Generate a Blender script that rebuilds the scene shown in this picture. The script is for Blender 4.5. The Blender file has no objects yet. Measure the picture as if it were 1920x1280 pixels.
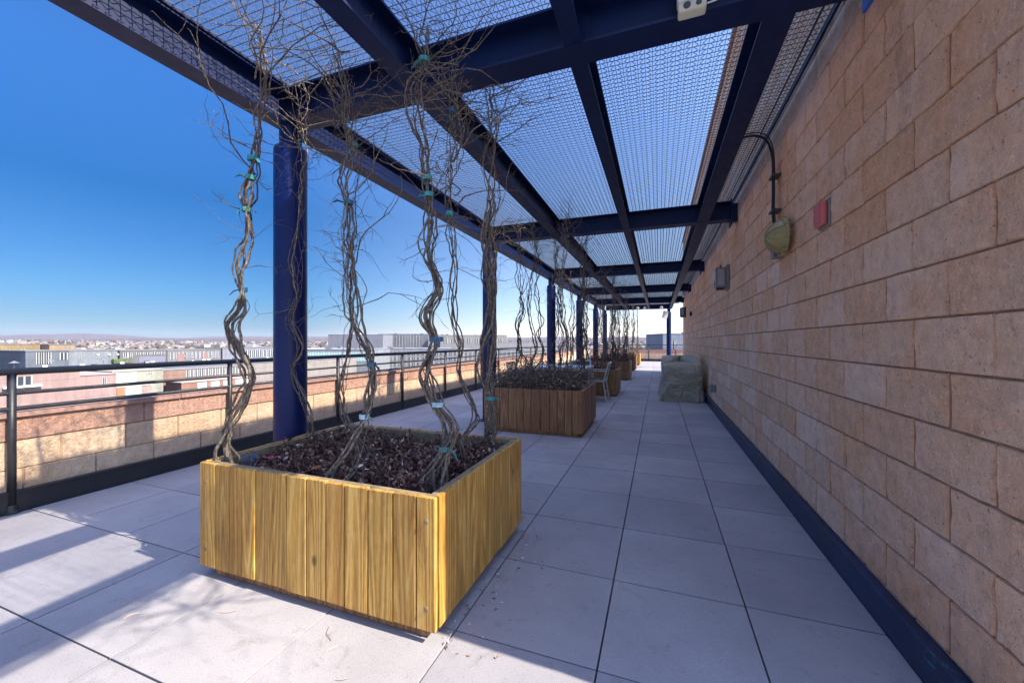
import bpy, math, random
from mathutils import Vector, noise, Matrix
R = random.Random(7)
PI = math.pi
scene = bpy.context.scene
COL = scene.collection

# ------------------------------------------------------------------ helpers
class MB:
    """collects faces; builds ONE mesh object"""
    def __init__(s): s.v=[]; s.f=[]; s.r=[]
    def face(s, pts, r=0.5):
        i=len(s.v); s.v.extend([tuple(p) for p in pts]); s.f.append(tuple(range(i,i+len(pts)))); s.r.append(r)
    def box(s, x0,x1,y0,y1,z0,z1, r=0.5, M=None):
        c=[(x0,y0,z0),(x1,y0,z0),(x1,y1,z0),(x0,y1,z0),(x0,y0,z1),(x1,y0,z1),(x1,y1,z1),(x0,y1,z1)]
        if M is not None: c=[tuple(M@Vector(p)) for p in c]
        i=len(s.v); s.v.extend(c)
        for q in ((0,3,2,1),(4,5,6,7),(0,1,5,4),(1,2,6,5),(2,3,7,6),(3,0,4,7)):
            s.f.append(tuple(i+k for k in q)); s.r.append(r)
    def bar(s, a, b, w, h, r=0.5):
        a=Vector(a); b=Vector(b); d=(b-a).normalized()
        up=Vector((0,0,1)) if abs(d.z)<0.95 else Vector((0,1,0))
        u=d.cross(up).normalized(); v=u.cross(d)
        i=len(s.v)
        for p in (a,b):
            for su,sv in ((-1,-1),(1,-1),(1,1),(-1,1)): s.v.append(tuple(p+u*(su*w/2)+v*(sv*h/2)))
        for q in ((0,1,2,3),(7,6,5,4),(0,4,5,1),(1,5,6,2),(2,6,7,3),(3,7,4,0)):
            s.f.append(tuple(i+k for k in q)); s.r.append(r)
    def tube(s, pts, rad, n=6, r=0.5, cap=True):
        pts=[Vector(p) for p in pts]
        if not isinstance(rad,(list,tuple)): rad=[rad]*len(pts)
        i=len(s.v); N=len(pts); u=None
        for k,p in enumerate(pts):
            d=(pts[min(k+1,N-1)]-pts[max(k-1,0)])
            if d.length<1e-9: d=Vector((0,0,1))
            d.normalize()
            if u is None:
                u=d.orthogonal().normalized()
            else:
                u=(u-d*u.dot(d))
                if u.length<1e-6: u=d.orthogonal()
                u.normalize()
            w=d.cross(u)
            for j in range(n):
                a=2*PI*j/n; s.v.append(tuple(p+(u*math.cos(a)+w*math.sin(a))*rad[k]))
        for k in range(N-1):
            for j in range(n):
                a=i+k*n+j; b=i+k*n+(j+1)%n
                s.f.append((a,b,b+n,a+n)); s.r.append(r)
        if cap:
            s.f.append(tuple(i+j for j in range(n))[::-1]); s.r.append(r)
            s.f.append(tuple(i+(N-1)*n+j for j in range(n))); s.r.append(r)
    def lathe(s, prof, c, axis=(0,0,1), n=24, r=0.5):
        ax=Vector(axis).normalized(); u=ax.orthogonal().normalized(); w=ax.cross(u); c=Vector(c)
        i=len(s.v)
        for (rr,h) in prof:
            for j in range(n):
                a=2*PI*j/n; s.v.append(tuple(c+ax*h+(u*math.cos(a)+w*math.sin(a))*rr))
        for k in range(len(prof)-1):
            for j in range(n):
                a=i+k*n+j; b=i+k*n+(j+1)%n; s.f.append((a,b,b+n,a+n)); s.r.append(r)
        s.f.append(tuple(i+j for j in range(n))[::-1]); s.r.append(r)
        s.f.append(tuple(i+(len(prof)-1)*n+j for j in range(n))); s.r.append(r)
    def build(s, name, mat, parent=None, smooth=False, bevel=0, loc=None):
        me=bpy.data.meshes.new(name); me.from_pydata(s.v,[],s.f)
        at=me.attributes.new('rnd','FLOAT','FACE'); at.data.foreach_set('value', s.r)
        me.materials.append(mat)
        if smooth: me.polygons.foreach_set('use_smooth',[True]*len(me.polygons))
        me.update()
        o=bpy.data.objects.new(name,me); COL.objects.link(o)
        if parent is not None: o.parent=parent
        if bevel:
            m=o.modifiers.new('bevel','BEVEL'); m.width=bevel; m.segments=2; m.limit_method='ANGLE'; m.angle_limit=math.radians(40)
        return o
def empty(name, loc=(0,0,0), rz=0):
    o=bpy.data.objects.new(name,None); o.empty_display_size=0.1
    o.location=loc; o.rotation_euler=(0,0,rz); COL.objects.link(o); return o
def tag(o,label=None,cat=None,group=None,kind=None):
    if label: o['label']=label
    if cat: o['category']=cat
    if group: o['group']=group
    if kind: o['kind']=kind
    return o
def copy_tree(o,parent=None):
    c=o.copy(); COL.objects.link(c)
    if parent is not None: c.parent=parent
    for ch in [x for x in list(bpy.data.objects) if x.parent==o]: copy_tree(ch,c)
    return c

# ------------------------------------------------------------------ materials
class NT:
    def __init__(s,name):
        s.m=bpy.data.materials.new(name); s.m.use_nodes=True; s.t=s.m.node_tree; s.N=s.t.nodes; s.L=s.t.links
        s.b=s.N['Principled BSDF']
    def n(s,typ,**kw):
        o=s.N.new(typ)
        for k,v in kw.items():
            if k in ('operation','blend_type','data_type','noise_dimensions','feature','attribute_name','wave_type','bands_direction','distance','voronoi_dimensions','interpolation','wave_profile','clamp','use_clamp'):
                setattr(o,k,v)
            else:
                o.inputs[k.replace('_',' ')].default_value=v
        return o
    def l(s,a,b): s.L.new(a,b)
    def coords(s,scale=(1,1,1),kind='Object',loc=None):
        tc=s.N.new('ShaderNodeTexCoord'); mp=s.N.new('ShaderNodeMapping'); mp.inputs['Scale'].default_value=scale
        if loc is not None: mp.inputs['Location'].default_value=loc
        s.l(tc.outputs[kind],mp.inputs['Vector']); return mp.outputs['Vector']
    def noise(s,vec,scale,detail=4,rough=0.6,dist=0):
        o=s.n('ShaderNodeTexNoise'); o.inputs['Scale'].default_value=scale; o.inputs['Detail'].default_value=detail
        o.inputs['Roughness'].default_value=rough; o.inputs['Distortion'].default_value=dist
        s.l(vec,o.inputs['Vector']); return o.outputs['Fac']
    def ramp(s,fac,stops):
        o=s.N.new('ShaderNodeValToRGB'); e=o.color_ramp.elements
        while len(e)<len(stops): e.new(0.5)
        for i,(p,c) in enumerate(stops):
            e[i].position=p; e[i].color=(c[0],c[1],c[2],1) if not isinstance(c,(int,float)) else (c,c,c,1)
        s.l(fac,o.inputs['Fac']); return o.outputs['Color']
    def mix(s,fac,a,b,mode='MIX'):
        o=s.N.new('ShaderNodeMixRGB'); o.blend_type=mode
        for sock,x in ((o.inputs[0],fac),(o.inputs[1],a),(o.inputs[2],b)):
            if isinstance(x,(int,float)): sock.default_value=x
            elif isinstance(x,tuple): sock.default_value=(x[0],x[1],x[2],1)
            else: s.l(x,sock)
        return o.outputs[0]
    def math(s,op,a,b=0.0):
        o=s.N.new('ShaderNodeMath'); o.operation=op
        for sock,x in ((o.inputs[0],a),(o.inputs[1],b)):
            if isinstance(x,(int,float)): sock.default_value=x
            else: s.l(x,sock)
        return o.outputs[0]
    def rnd(s):
        o=s.N.new('ShaderNodeAttribute'); o.attribute_name='rnd'; return o.outputs['Fac']
    def bump(s,h,strength=0.5,dist=0.01):
        o=s.N.new('ShaderNodeBump'); o.inputs['Strength'].default_value=strength; o.inputs['Distance'].default_value=dist
        s.l(h,o.inputs['Height']); s.l(o.outputs[0],s.b.inputs['Normal'])
    def base(s,c):
        if isinstance(c,tuple): s.b.inputs['Base Color'].default_value=(c[0],c[1],c[2],1)
        else: s.l(c,s.b.inputs['Base Color'])
    def rough(s,c):
        if isinstance(c,(int,float)): s.b.inputs['Roughness'].default_value=c
        else: s.l(c,s.b.inputs['Roughness'])

def plain(name,c,rough=0.6,metal=0,var=0.12,scale=6,bump=0.0):
    t=NT(name); v=t.coords()
    n=t.noise(v,scale,5,0.6)
    lo=tuple(x*(1-var) for x in c); hi=tuple(min(1,x*(1+var)) for x in c)
    t.base(t.ramp(n,[(0.3,lo),(0.7,hi)])); t.rough(rough); t.b.inputs['Metallic'].default_value=metal
    if bump: t.bump(t.noise(v,scale*25,3),bump,0.003)
    return t.m

def m_block(name,c1,c2,c3,speck=0.5,stain=0.4):
    """split-face block: per-block tint, pale aggregate chips, pits and dirt"""
    t=NT(name); v=t.coords(); r=t.rnd()
    base=t.mix(r,c1,c2)
    big=t.noise(v,2.3,5,0.65)
    base=t.mix(t.ramp(big,[(0.42,0.0),(0.68,0.75)]),base,c3)
    med=t.noise(v,16,6,0.72)
    base=t.mix(1.0,base,t.ramp(med,[(0.28,0.84),(0.5,1.08),(0.72,1.28)]),'MULTIPLY')
    vo=t.n('ShaderNodeTexVoronoi'); vo.inputs['Scale'].default_value=64; vo.inputs['Randomness'].default_value=1.0; t.l(t.mix(0.12,v,t.noise(v,60,2),'ADD'),vo.inputs['Vector'])
    sep=t.N.new('ShaderNodeSeparateColor'); t.l(vo.outputs['Color'],sep.inputs[0])
    chip=t.math('MULTIPLY',t.math('LESS_THAN',vo.outputs['Distance'],0.30),t.math('GREATER_THAN',sep.outputs[0],1-speck*0.55))
    base=t.mix(t.math('MULTIPLY',chip,0.95),base,(1.0,0.92,0.82))
    pit=t.math('MULTIPLY',t.math('LESS_THAN',vo.outputs['Distance'],0.32),t.math('LESS_THAN',sep.outputs[1],0.09))
    base=t.mix(t.math('MULTIPLY',pit,0.7),base,(0.10,0.06,0.04))
    st=t.noise(t.coords((1,1.0,0.35)),3.1,6,0.72,0.6)
    base=t.mix(t.ramp(st,[(0.60,0.0),(0.74,stain)]),base,(0.13,0.075,0.045))
    t.base(base); t.rough(0.92)
    h=t.math('ADD',t.math('MULTIPLY',t.noise(v,38,6,0.75),1.0),t.math('MULTIPLY',vo.outputs['Distance'],-0.25))
    t.bump(h,1.0,0.022)
    return t.m

def m_wood(name,lo,mid,hi,rough=0.42,vert=True):
    t=NT(name); r=t.rnd()
    tc=t.N.new('ShaderNodeTexCoord'); 
    off=t.N.new('ShaderNodeVectorMath'); off.operation='MULTIPLY_ADD'
    cmb=t.N.new('ShaderNodeCombineXYZ'); t.l(r,cmb.inputs[0]); t.l(r,cmb.inputs[1]); t.l(r,cmb.inputs[2])
    t.l(cmb.outputs[0],off.inputs[0]); off.inputs[1].default_value=(31,17,53); t.l(tc.outputs['Object'],off.inputs[2])
    mp=t.N.new('ShaderNodeMapping'); mp.inputs['Scale'].default_value=(1,1,0.055); t.l(off.outputs[0],mp.inputs['Vector'])
    v=mp.outputs['Vector']
    n=t.noise(v,9.0,1,0.3,0.25)
    ring=t.math('SINE',t.math('MULTIPLY',n,70.0))
    ringc=t.ramp(t.math('MULTIPLY_ADD',ring,0.5) if False else t.math('ADD',t.math('MULTIPLY',ring,0.5),0.5),[(0.0,tuple(q*0.8 for q in lo)),(0.2,tuple(q*0.78 for q in mid)),(0.6,mid),(0.86,mid),(1.0,hi)])
    fine=t.noise(v,210,4,0.75)
    col=t.mix(0.5,ringc,t.ramp(fine,[(0.3,lo),(0.5,mid),(0.72,hi)]))
    # board to board tint
    tint=t.ramp(r,[(0.0,(0.62,0.50,0.42)),(0.2,(1.0,0.95,0.85)),(0.4,(0.78,0.70,0.60)),(0.6,(1.15,1.08,1.0)),(0.8,(0.88,0.74,0.60)),(1.0,(1.22,1.18,1.12))])
    col=t.mix(1.0,col,tint,'MULTIPLY')
    # knots and weather stains
    vo=t.n('ShaderNodeTexVoronoi'); vo.inputs['Scale'].default_value=3.6; t.l(t.coords((1,1,0.6)),vo.inputs['Vector'])
    col=t.mix(t.ramp(vo.outputs['Distance'],[(0.03,0.8),(0.075,0.0)]),col,tuple(x*0.3 for x in lo))
    st=t.noise(t.coords((1,1,0.5)),4.0,5,0.7)
    col=t.mix(t.ramp(st,[(0.5,0.0),(0.75,0.5)]),col,tuple(x*0.5 for x in lo))
    t.base(col); t.rough(t.ramp(fine,[(0.3,rough+0.15),(0.7,rough)]))
    t.bump(t.math('ADD',t.math('MULTIPLY',fine,0.5),t.math('MULTIPLY',ring,0.25)),0.55,0.004)
    return t.m

def m_tile():
    t=NT('paver_concrete'); v=t.coords(); r=t.rnd()
    c=t.mix(r,(0.262,0.252,0.272),(0.325,0.310,0.322))
    n=t.noise(v,1.7,5,0.6); c=t.mix(1.0,c,t.ramp(n,[(0.3,0.86),(0.7,1.1)]),'MULTIPLY')
    f=t.noise(v,260,3,0.7); c=t.mix(1.0,c,t.ramp(f,[(0.3,0.78),(0.5,1.0),(0.72,1.2)]),'MULTIPLY')
    vo=t.n('ShaderNodeTexVoronoi'); vo.inputs['Scale'].default_value=140; t.l(v,vo.inputs['Vector'])
    sep=t.N.new('ShaderNodeSeparateColor'); t.l(vo.outputs['Color'],sep.inputs[0])
    pit=t.math('MULTIPLY',t.math('LESS_THAN',vo.outputs['Distance'],0.28),t.math('GREATER_THAN',sep.outputs[0],0.86))
    c=t.mix(t.math('MULTIPLY',pit,0.6),c,(0.13,0.11,0.10))
    sp=t.noise(v,9,6,0.75,0.8); c=t.mix(t.ramp(sp,[(0.56,0.0),(0.70,0.5)]),c,(0.17,0.145,0.13))
    t.base(c); t.rough(0.86); t.bump(t.math('ADD',f,t.math('MULTIPLY',pit,-1.5)),0.35,0.003)
    return t.m

def m_paint(name,c,rough=0.38,wear=0.0,spec=0.35):
    t=NT(name); v=t.coords(); n=t.noise(v,3,5,0.6)
    col=t.ramp(n,[(0.3,tuple(x*0.8 for x in c)),(0.7,tuple(x*1.15 for x in c))])
    d=t.noise(v,70,4,0.8)
    col=t.mix(t.ramp(d,[(0.70,0.0),(0.78,0.08+wear)]),col,(0.22,0.21,0.2))
    t.base(col); t.rough(t.ramp(t.noise(v,14,5,0.7),[(0.3,rough),(0.7,rough+0.18)]))
    t.b.inputs['Specular IOR Level'].default_value=spec
    t.bump(t.noise(v,120,3),0.08,0.002)
    return t.m

def m_leaf():
    t=NT('leaf_litter_leaves'); r=t.rnd()
    c=t.ramp(r,[(0.0,(0.03,0.012,0.014)),(0.3,(0.105,0.036,0.024)),(0.55,(0.20,0.085,0.052)),(0.72,(0.36,0.21,0.16)),(0.90,(0.58,0.42,0.34)),(1.0,(0.78,0.62,0.55))])
    t.base(c); t.rough(0.5); return t.m
def m_leaf2():
    t=NT('evergreen_leaves'); r=t.rnd()
    c=t.ramp(r,[(0.0,(0.07,0.055,0.035)),(0.35,(0.15,0.115,0.07)),(0.6,(0.26,0.15,0.11)),(0.8,(0.45,0.37,0.27)),(1.0,(0.78,0.70,0.58))])
    t.base(c); t.rough(0.5); return t.m
def m_bark():
    t=NT('vine_bark'); r=t.rnd(); v=t.coords((1,1,0.3))
    n=t.noise(v,120,5,0.8)
    c=t.ramp(n,[(0.36,(0.04,0.032,0.027)),(0.52,(0.15,0.125,0.108)),(0.68,(0.46,0.41,0.36))])
    c=t.mix(1.0,c,t.ramp(r,[(0.0,(0.6,0.56,0.55)),(1.0,(1.2,1.14,1.05))]),'MULTIPLY')
    t.base(c); t.rough(0.85); t.bump(n,0.7,0.004); return t.m
def m_flash():
    t=NT('flashing_paint'); v=t.coords(); 
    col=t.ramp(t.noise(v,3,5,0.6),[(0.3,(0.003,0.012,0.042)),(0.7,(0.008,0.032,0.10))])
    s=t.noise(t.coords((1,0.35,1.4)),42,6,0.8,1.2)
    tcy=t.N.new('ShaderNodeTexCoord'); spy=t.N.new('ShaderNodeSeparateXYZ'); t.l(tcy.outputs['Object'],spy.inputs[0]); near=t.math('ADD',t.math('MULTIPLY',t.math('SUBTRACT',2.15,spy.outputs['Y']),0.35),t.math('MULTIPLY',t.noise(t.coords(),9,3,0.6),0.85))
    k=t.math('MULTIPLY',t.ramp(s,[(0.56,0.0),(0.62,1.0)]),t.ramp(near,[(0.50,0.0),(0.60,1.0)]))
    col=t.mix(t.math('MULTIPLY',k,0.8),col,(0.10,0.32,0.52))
    t.base(col); t.rough(0.4); t.bump(s,0.2,0.003); return t.m
def m_tarp():
    t=NT('tarpaulin'); v=t.coords()
    n=t.noise(v,3,6,0.65,0.4)
    c=t.ramp(n,[(0.3,(0.30,0.28,0.205)),(0.55,(0.34,0.32,0.235)),(0.75,(0.38,0.36,0.27))])
    t.base(c); t.rough(0.45)
    a=t.math('ABSOLUTE',t.math('SUBTRACT',t.noise(v,6,3,0.5,0.8),0.5)); b=t.math('ABSOLUTE',t.math('SUBTRACT',t.noise(v,17,3,0.5,0.6),0.5))
    t.bump(t.math('ADD',t.math('MULTIPLY',a,-2.0),t.math('MULTIPLY',b,-0.15)),0.8,0.06); return t.m

M_WALL=m_block('split_face_block',(0.80,0.47,0.29),(0.95,0.67,0.50),(0.86,0.45,0.22),0.5,0.5)
M_PAR=m_block('sand_split_face_block',(0.74,0.52,0.34),(0.81,0.60,0.41),(0.68,0.42,0.26),0.4,0.15)
M_CAPB=m_block('pink_smooth_block',(0.56,0.33,0.245),(0.62,0.38,0.285),(0.52,0.27,0.18),0.15,0.35)
M_MORT=plain('mortar',(0.27,0.165,0.11),0.95,0,0.25,20,0.3)
M_MORT2=plain('pale_mortar',(0.34,0.25,0.17),0.95,0,0.2,20,0.3)
M_COPE=plain('red_coping',(0.40,0.24,0.19),0.8,0,0.2,8,0.3)
M_TILE=m_tile()
M_GROUT=plain('dark_joint_gap',(0.03,0.028,0.026),1.0)  # dark base that shows in the joints between the pavers
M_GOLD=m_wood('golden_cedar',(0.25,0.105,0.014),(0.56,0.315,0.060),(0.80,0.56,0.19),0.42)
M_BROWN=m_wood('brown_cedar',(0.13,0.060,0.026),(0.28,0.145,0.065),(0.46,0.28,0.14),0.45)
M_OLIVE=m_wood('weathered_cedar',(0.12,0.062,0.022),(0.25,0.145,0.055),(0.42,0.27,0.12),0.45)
M_EDGE=plain('weathered_end_grain',(0.24,0.18,0.105),0.8,0,0.4,20,0.5)
M_SOIL=plain('soil',(0.022,0.014,0.012),1.0,0,0.4,40,0.8)
M_LEAF=m_leaf(); M_LEAF2=m_leaf2(); M_BARK=m_bark()
M_STEEL=m_paint('navy_steel_paint',(0.0008,0.009,0.058),0.40,0.0,0.33)
M_COLM=m_paint('navy_column_paint',(0.0008,0.010,0.085),0.32,0.0,0.33)
M_RAIL=m_paint('black_rail_paint',(0.022,0.022,0.026),0.33,0.1,0.5)
M_GALV=plain('galvanised_wire',(0.10,0.105,0.12),0.45,0.0,0.15,30)
M_FLASH=m_flash()
M_BLUE=plain('bright_blue_paint',(0.02,0.09,0.42),0.4)
M_TAPE=plain('teal_tie_tape',(0.04,0.27,0.27),0.6,0,0.4,60)
M_TAPE2=plain('pale_blue_tie_tape',(0.35,0.55,0.62),0.5,0,0.2,30)
M_TAPE3=plain('dark_blue_tie_tape',(0.03,0.10,0.17),0.5,0,0.2,30)
M_TARP=m_tarp()
M_RED=plain('red_plastic',(0.55,0.13,0.13),0.45,0,0.06)
M_GREYM=plain('grey_metal',(0.22,0.22,0.23),0.45,0.4,0.1)
M_DGREY=plain('dark_grey_metal',(0.06,0.06,0.065),0.5,0.2,0.1)
M_OLIVEP=plain('olive_enamel',(0.30,0.26,0.12),0.35,0,0.15,10,0.1)
M_WHITE=plain('white_plastic',(0.70,0.69,0.66),0.4,0,0.06)
M_BEIGEP=plain('beige_plastic',(0.60,0.61,0.50),0.4,0,0.08)
M_LENS=plain('dark_red_lens',(0.10,0.02,0.02),0.15)
M_BLACK=plain('black_cable',(0.012,0.012,0.014),0.45)
M_ALU=plain('brushed_aluminium',(0.56,0.56,0.56),0.35,0.7,0.06)
M_SLAT=plain('dark_slat',(0.07,0.08,0.10),0.4)
M_TOP=plain('blue_grey_tabletop',(0.30,0.38,0.50),0.25)
t=NT('lamp_glass'); t.base((0.35,0.37,0.4)); t.rough(0.1); M_LGLASS=t.m
t=NT('window_glass'); t.base((0.035,0.045,0.06)); t.rough(0.06); t.b.inputs['Specular IOR Level'].default_value=0.8; M_GLASS=t.m
t=NT('teal_window_glass'); t.base((0.30,0.52,0.52)); t.rough(0.15); M_TEAL=t.m

# ------------------------------------------------------------------ camera
cam=bpy.data.cameras.new('camera'); cam.sensor_width=36; cam.lens=742/1920*36; cam.clip_end=20000; cam.clip_start=0.05
co=bpy.data.objects.new('camera',cam); COL.objects.link(co); co.location=(0,0,1.25)
co.rotation_euler=(PI/2,0,math.radians(20.3)); scene.camera=co

# ------------------------------------------------------------------ light
EL=math.radians(43.5); AZ=math.radians(92.0)   # azimuth clockwise from +Y
w=bpy.data.worlds.new('World'); scene.world=w; w.use_nodes=True
sk=w.node_tree.nodes.new('ShaderNodeTexSky'); sk.sky_type='NISHITA'; sk.sun_disc=False
sk.sun_elevation=EL; sk.sun_rotation=AZ; sk.air_density=1.0; sk.dust_density=0.0; sk.ozone_density=2.0; sk.altitude=800
wn=w.node_tree.nodes; wl=w.node_tree.links
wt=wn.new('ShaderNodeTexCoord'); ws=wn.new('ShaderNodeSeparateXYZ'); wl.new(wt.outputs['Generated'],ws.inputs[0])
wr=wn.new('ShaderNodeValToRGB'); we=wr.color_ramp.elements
SKY=[(0.0,(0.018,0.030,0.053)),(0.10,(0.014,0.040,0.074)),(0.28,(0.007,0.043,0.094)),(0.45,(0.022,0.080,0.165)),(0.66,(0.050,0.10,0.19)),(0.78,(0.30,0.32,0.42)),(0.92,(1.0,0.86,0.82)),(1.0,(1.0,0.86,0.82))]  # tint by height: low sky darkened, zenith boosted as added fill for shaded surfaces
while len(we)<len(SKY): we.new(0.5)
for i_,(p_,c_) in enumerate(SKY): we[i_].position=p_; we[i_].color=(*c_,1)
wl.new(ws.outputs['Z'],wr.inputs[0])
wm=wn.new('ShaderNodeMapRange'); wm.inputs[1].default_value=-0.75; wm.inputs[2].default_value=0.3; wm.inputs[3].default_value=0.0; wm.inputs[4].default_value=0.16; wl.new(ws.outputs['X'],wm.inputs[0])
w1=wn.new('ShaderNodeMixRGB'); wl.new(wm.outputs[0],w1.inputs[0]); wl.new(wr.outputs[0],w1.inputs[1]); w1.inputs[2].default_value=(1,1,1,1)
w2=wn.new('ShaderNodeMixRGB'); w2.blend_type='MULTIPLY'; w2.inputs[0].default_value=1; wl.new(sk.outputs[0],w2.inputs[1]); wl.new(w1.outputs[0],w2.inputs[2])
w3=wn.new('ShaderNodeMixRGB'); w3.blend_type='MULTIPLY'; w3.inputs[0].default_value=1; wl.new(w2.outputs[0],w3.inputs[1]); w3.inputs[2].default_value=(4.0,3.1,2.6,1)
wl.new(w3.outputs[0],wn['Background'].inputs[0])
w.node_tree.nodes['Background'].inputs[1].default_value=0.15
sl=bpy.data.lights.new('sun','SUN'); sl.energy=3.3; sl.angle=math.radians(0.53); sl.color=(1.0,0.91,0.76)
so=bpy.data.objects.new('sun',sl); COL.objects.link(so); so.location=(20,0,30)
sd=Vector((math.sin(AZ)*math.cos(EL),math.cos(AZ)*math.cos(EL),math.sin(EL)))
so.rotation_euler=sd.to_track_quat('Z','Y').to_euler()
scene.view_settings.view_transform='Standard'; scene.view_settings.look='None'
scene.view_settings.exposure=1.8; scene.view_settings.gamma=1

# ------------------------------------------------------------------ deck
WX=0.95; TP=0.605; TY=0.61
mb=MB()
nx0=-7; 
for i in range(-7,12):
    for j in range(-12,43):
        x0=-0.22+TP*i; x1=x0+TP; y0=2.135+TY*(j-2); y1=y0+TY
        if x1<-4.45 or y0>26.4: continue
        if x0>0.9 and y1>1.3 and y0<17.8: continue
        x0=max(x0,-4.405); 
        if y0<17.7 and y1>1.40: x1=min(x1,0.915)
        if x1-x0<0.03: continue
        g=0.0035; dz=R.uniform(-0.0008,0.0008)
        mb.box(x0+g,x1-g,y0+g,y1-g,-0.04,dz,R.random())
tag(mb.build('paving',M_TILE,bevel=0.0015),kind='structure')
mb=MB(); mb.box(-4.95,8,-6,26.6,-0.4,-0.025); tag(mb.build('roof_deck',M_GROUT),kind='structure')

# ------------------------------------------------------------------ block walls
def block_face(mb,P,u,n,L,H,res,amp,seed,edge=0.005,r=0.5,depth=0.016):
    """one split-face block: origin P, along u, up z, facing n"""
    u=Vector(u); n=Vector(n); z=Vector((0,0,1)); P=Vector(P)
    nu=max(2,int(res*L/H)); nz=max(2,res)
    us=[0,edge/L]+[ (k)/(nu) for k in range(1,nu)]+[1-edge/L,1]
    zs=[0,edge/H]+[ (k)/(nz) for k in range(1,nz)]+[1-edge/H,1]
    i=len(mb.v); W=len(us)
    for b,zz in enumerate(zs):
        for a,uu in enumerate(us):
            p=P+u*(uu*L)+z*(zz*H)
            q=p*9.0
            e=noise.noise(q+Vector((seed,0,0)))*0.6+noise.noise(q*3.1)*0.4
            border=(a in (0,W-1)) or (b in (0,len(zs)-1))
            off=amp*e - (depth if border else 0)
            if border: off=-depth
            p=p+n*off
            if not border:
                j=noise.noise(q*2+Vector((5,seed,1)))*0.0015
                p=p+z*j
            mb.v.append(tuple(p))
    flip = u.cross(z).dot(n)<0
    for b in range(len(zs)-1):
        for a in range(W-1):
            k=i+b*W+a; q=(k,k+1,k+1+W,k+W)
            mb.f.append(q[::-1] if flip else q); mb.r.append(r)
def block_wall(mb,P,u,n,length,courses,bl,gap,res_fn,amp,gz=0.002):
    """courses: (z0,z1,offset)"""
    u=Vector(u); P=Vector(P); sd=0
    for (z0,z1,off) in courses:
        k=0; s=-bl+off
        while s<length:
            a=max(0,s); b=min(length,s+bl)
            if b-a>0.04:
                sd+=1
                o=P+u*(a+gap/2); o=Vector((o.x,o.y,z0+gz/2))
                res=res_fn(o)
                block_face(mb,o,u,n,b-a-gap*R.uniform(0.6,1.5),z1-z0-gz,res,amp,sd*1.7,r=R.random())
            s+=bl
# building wall on the right
bld=empty('building',(WX,1.42,0))
tag(bld,'tan split face block building wall running along the right of the deck','building')
def P_(mb,name,mat,parent,**k):   # build in world coordinates, then parent keeping place
    o=mb.build(name,mat,parent,**k); o.matrix_parent_inverse=Matrix.Translation(-Vector(parent.location)) if parent.rotation_euler.z==0 else (Matrix.Translation(parent.location)@Matrix.Rotation(parent.rotation_euler.z,4,'Z')).inverted(); return o
CH=0.197; Z0=0.353; BL=0.41
courses=[]
for k in range(-2,26):
    z0=Z0+CH*k; z1=z0+CH
    if z0>5.30: break
    ph=1.622 if k%2==0 else 1.828
    off=(ph-1.42)%BL
    if z1>0.05: courses.append((max(z0,0.0),z1,off))
mb=MB()
block_wall(mb,(WX,1.42,0),(0,1,0),(-1,0,0),17.7-1.42,courses,BL,0.013,lambda o: 9 if o.y<4.2 and o.z<3.2 else (4 if o.y<8 and o.z<3.5 else 2),0.009)
P_(mb,'block_wall',M_WALL,bld)
mb=MB()
block_wall(mb,(WX,1.42,0),(1,0,0),(0,-1,0),8.0,courses,BL,0.011,lambda o:2,0.006)
block_wall(mb,(WX,17.7,0),(1,0,0),(0,1,0),8.0,courses,BL,0.011,lambda o:2,0.006)
P_(mb,'end_wall',M_WALL,bld)
mb=MB(); mb.box(WX+0.009,WX+8,1.429,17.691,0,5.30); P_(mb,'mortar',M_MORT,bld)
mb=MB(); mb.box(WX-0.03,WX+8.03,1.39,17.73,5.305,5.40); P_(mb,'parapet_coping',M_COPE,bld,bevel=0.008)
mb=MB()
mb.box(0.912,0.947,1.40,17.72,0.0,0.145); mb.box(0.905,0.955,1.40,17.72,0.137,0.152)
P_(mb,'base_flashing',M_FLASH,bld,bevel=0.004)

# host building below the deck
hb=empty('host_building',(-4.9,-6,-22)); tag(hb,'lower storeys of the block below the roof deck and parapet','building')
mb=MB(); mb.box(-4.95,9,-6,26.9,-22,-0.41); P_(mb,'wall',M_PAR,hb)

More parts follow.
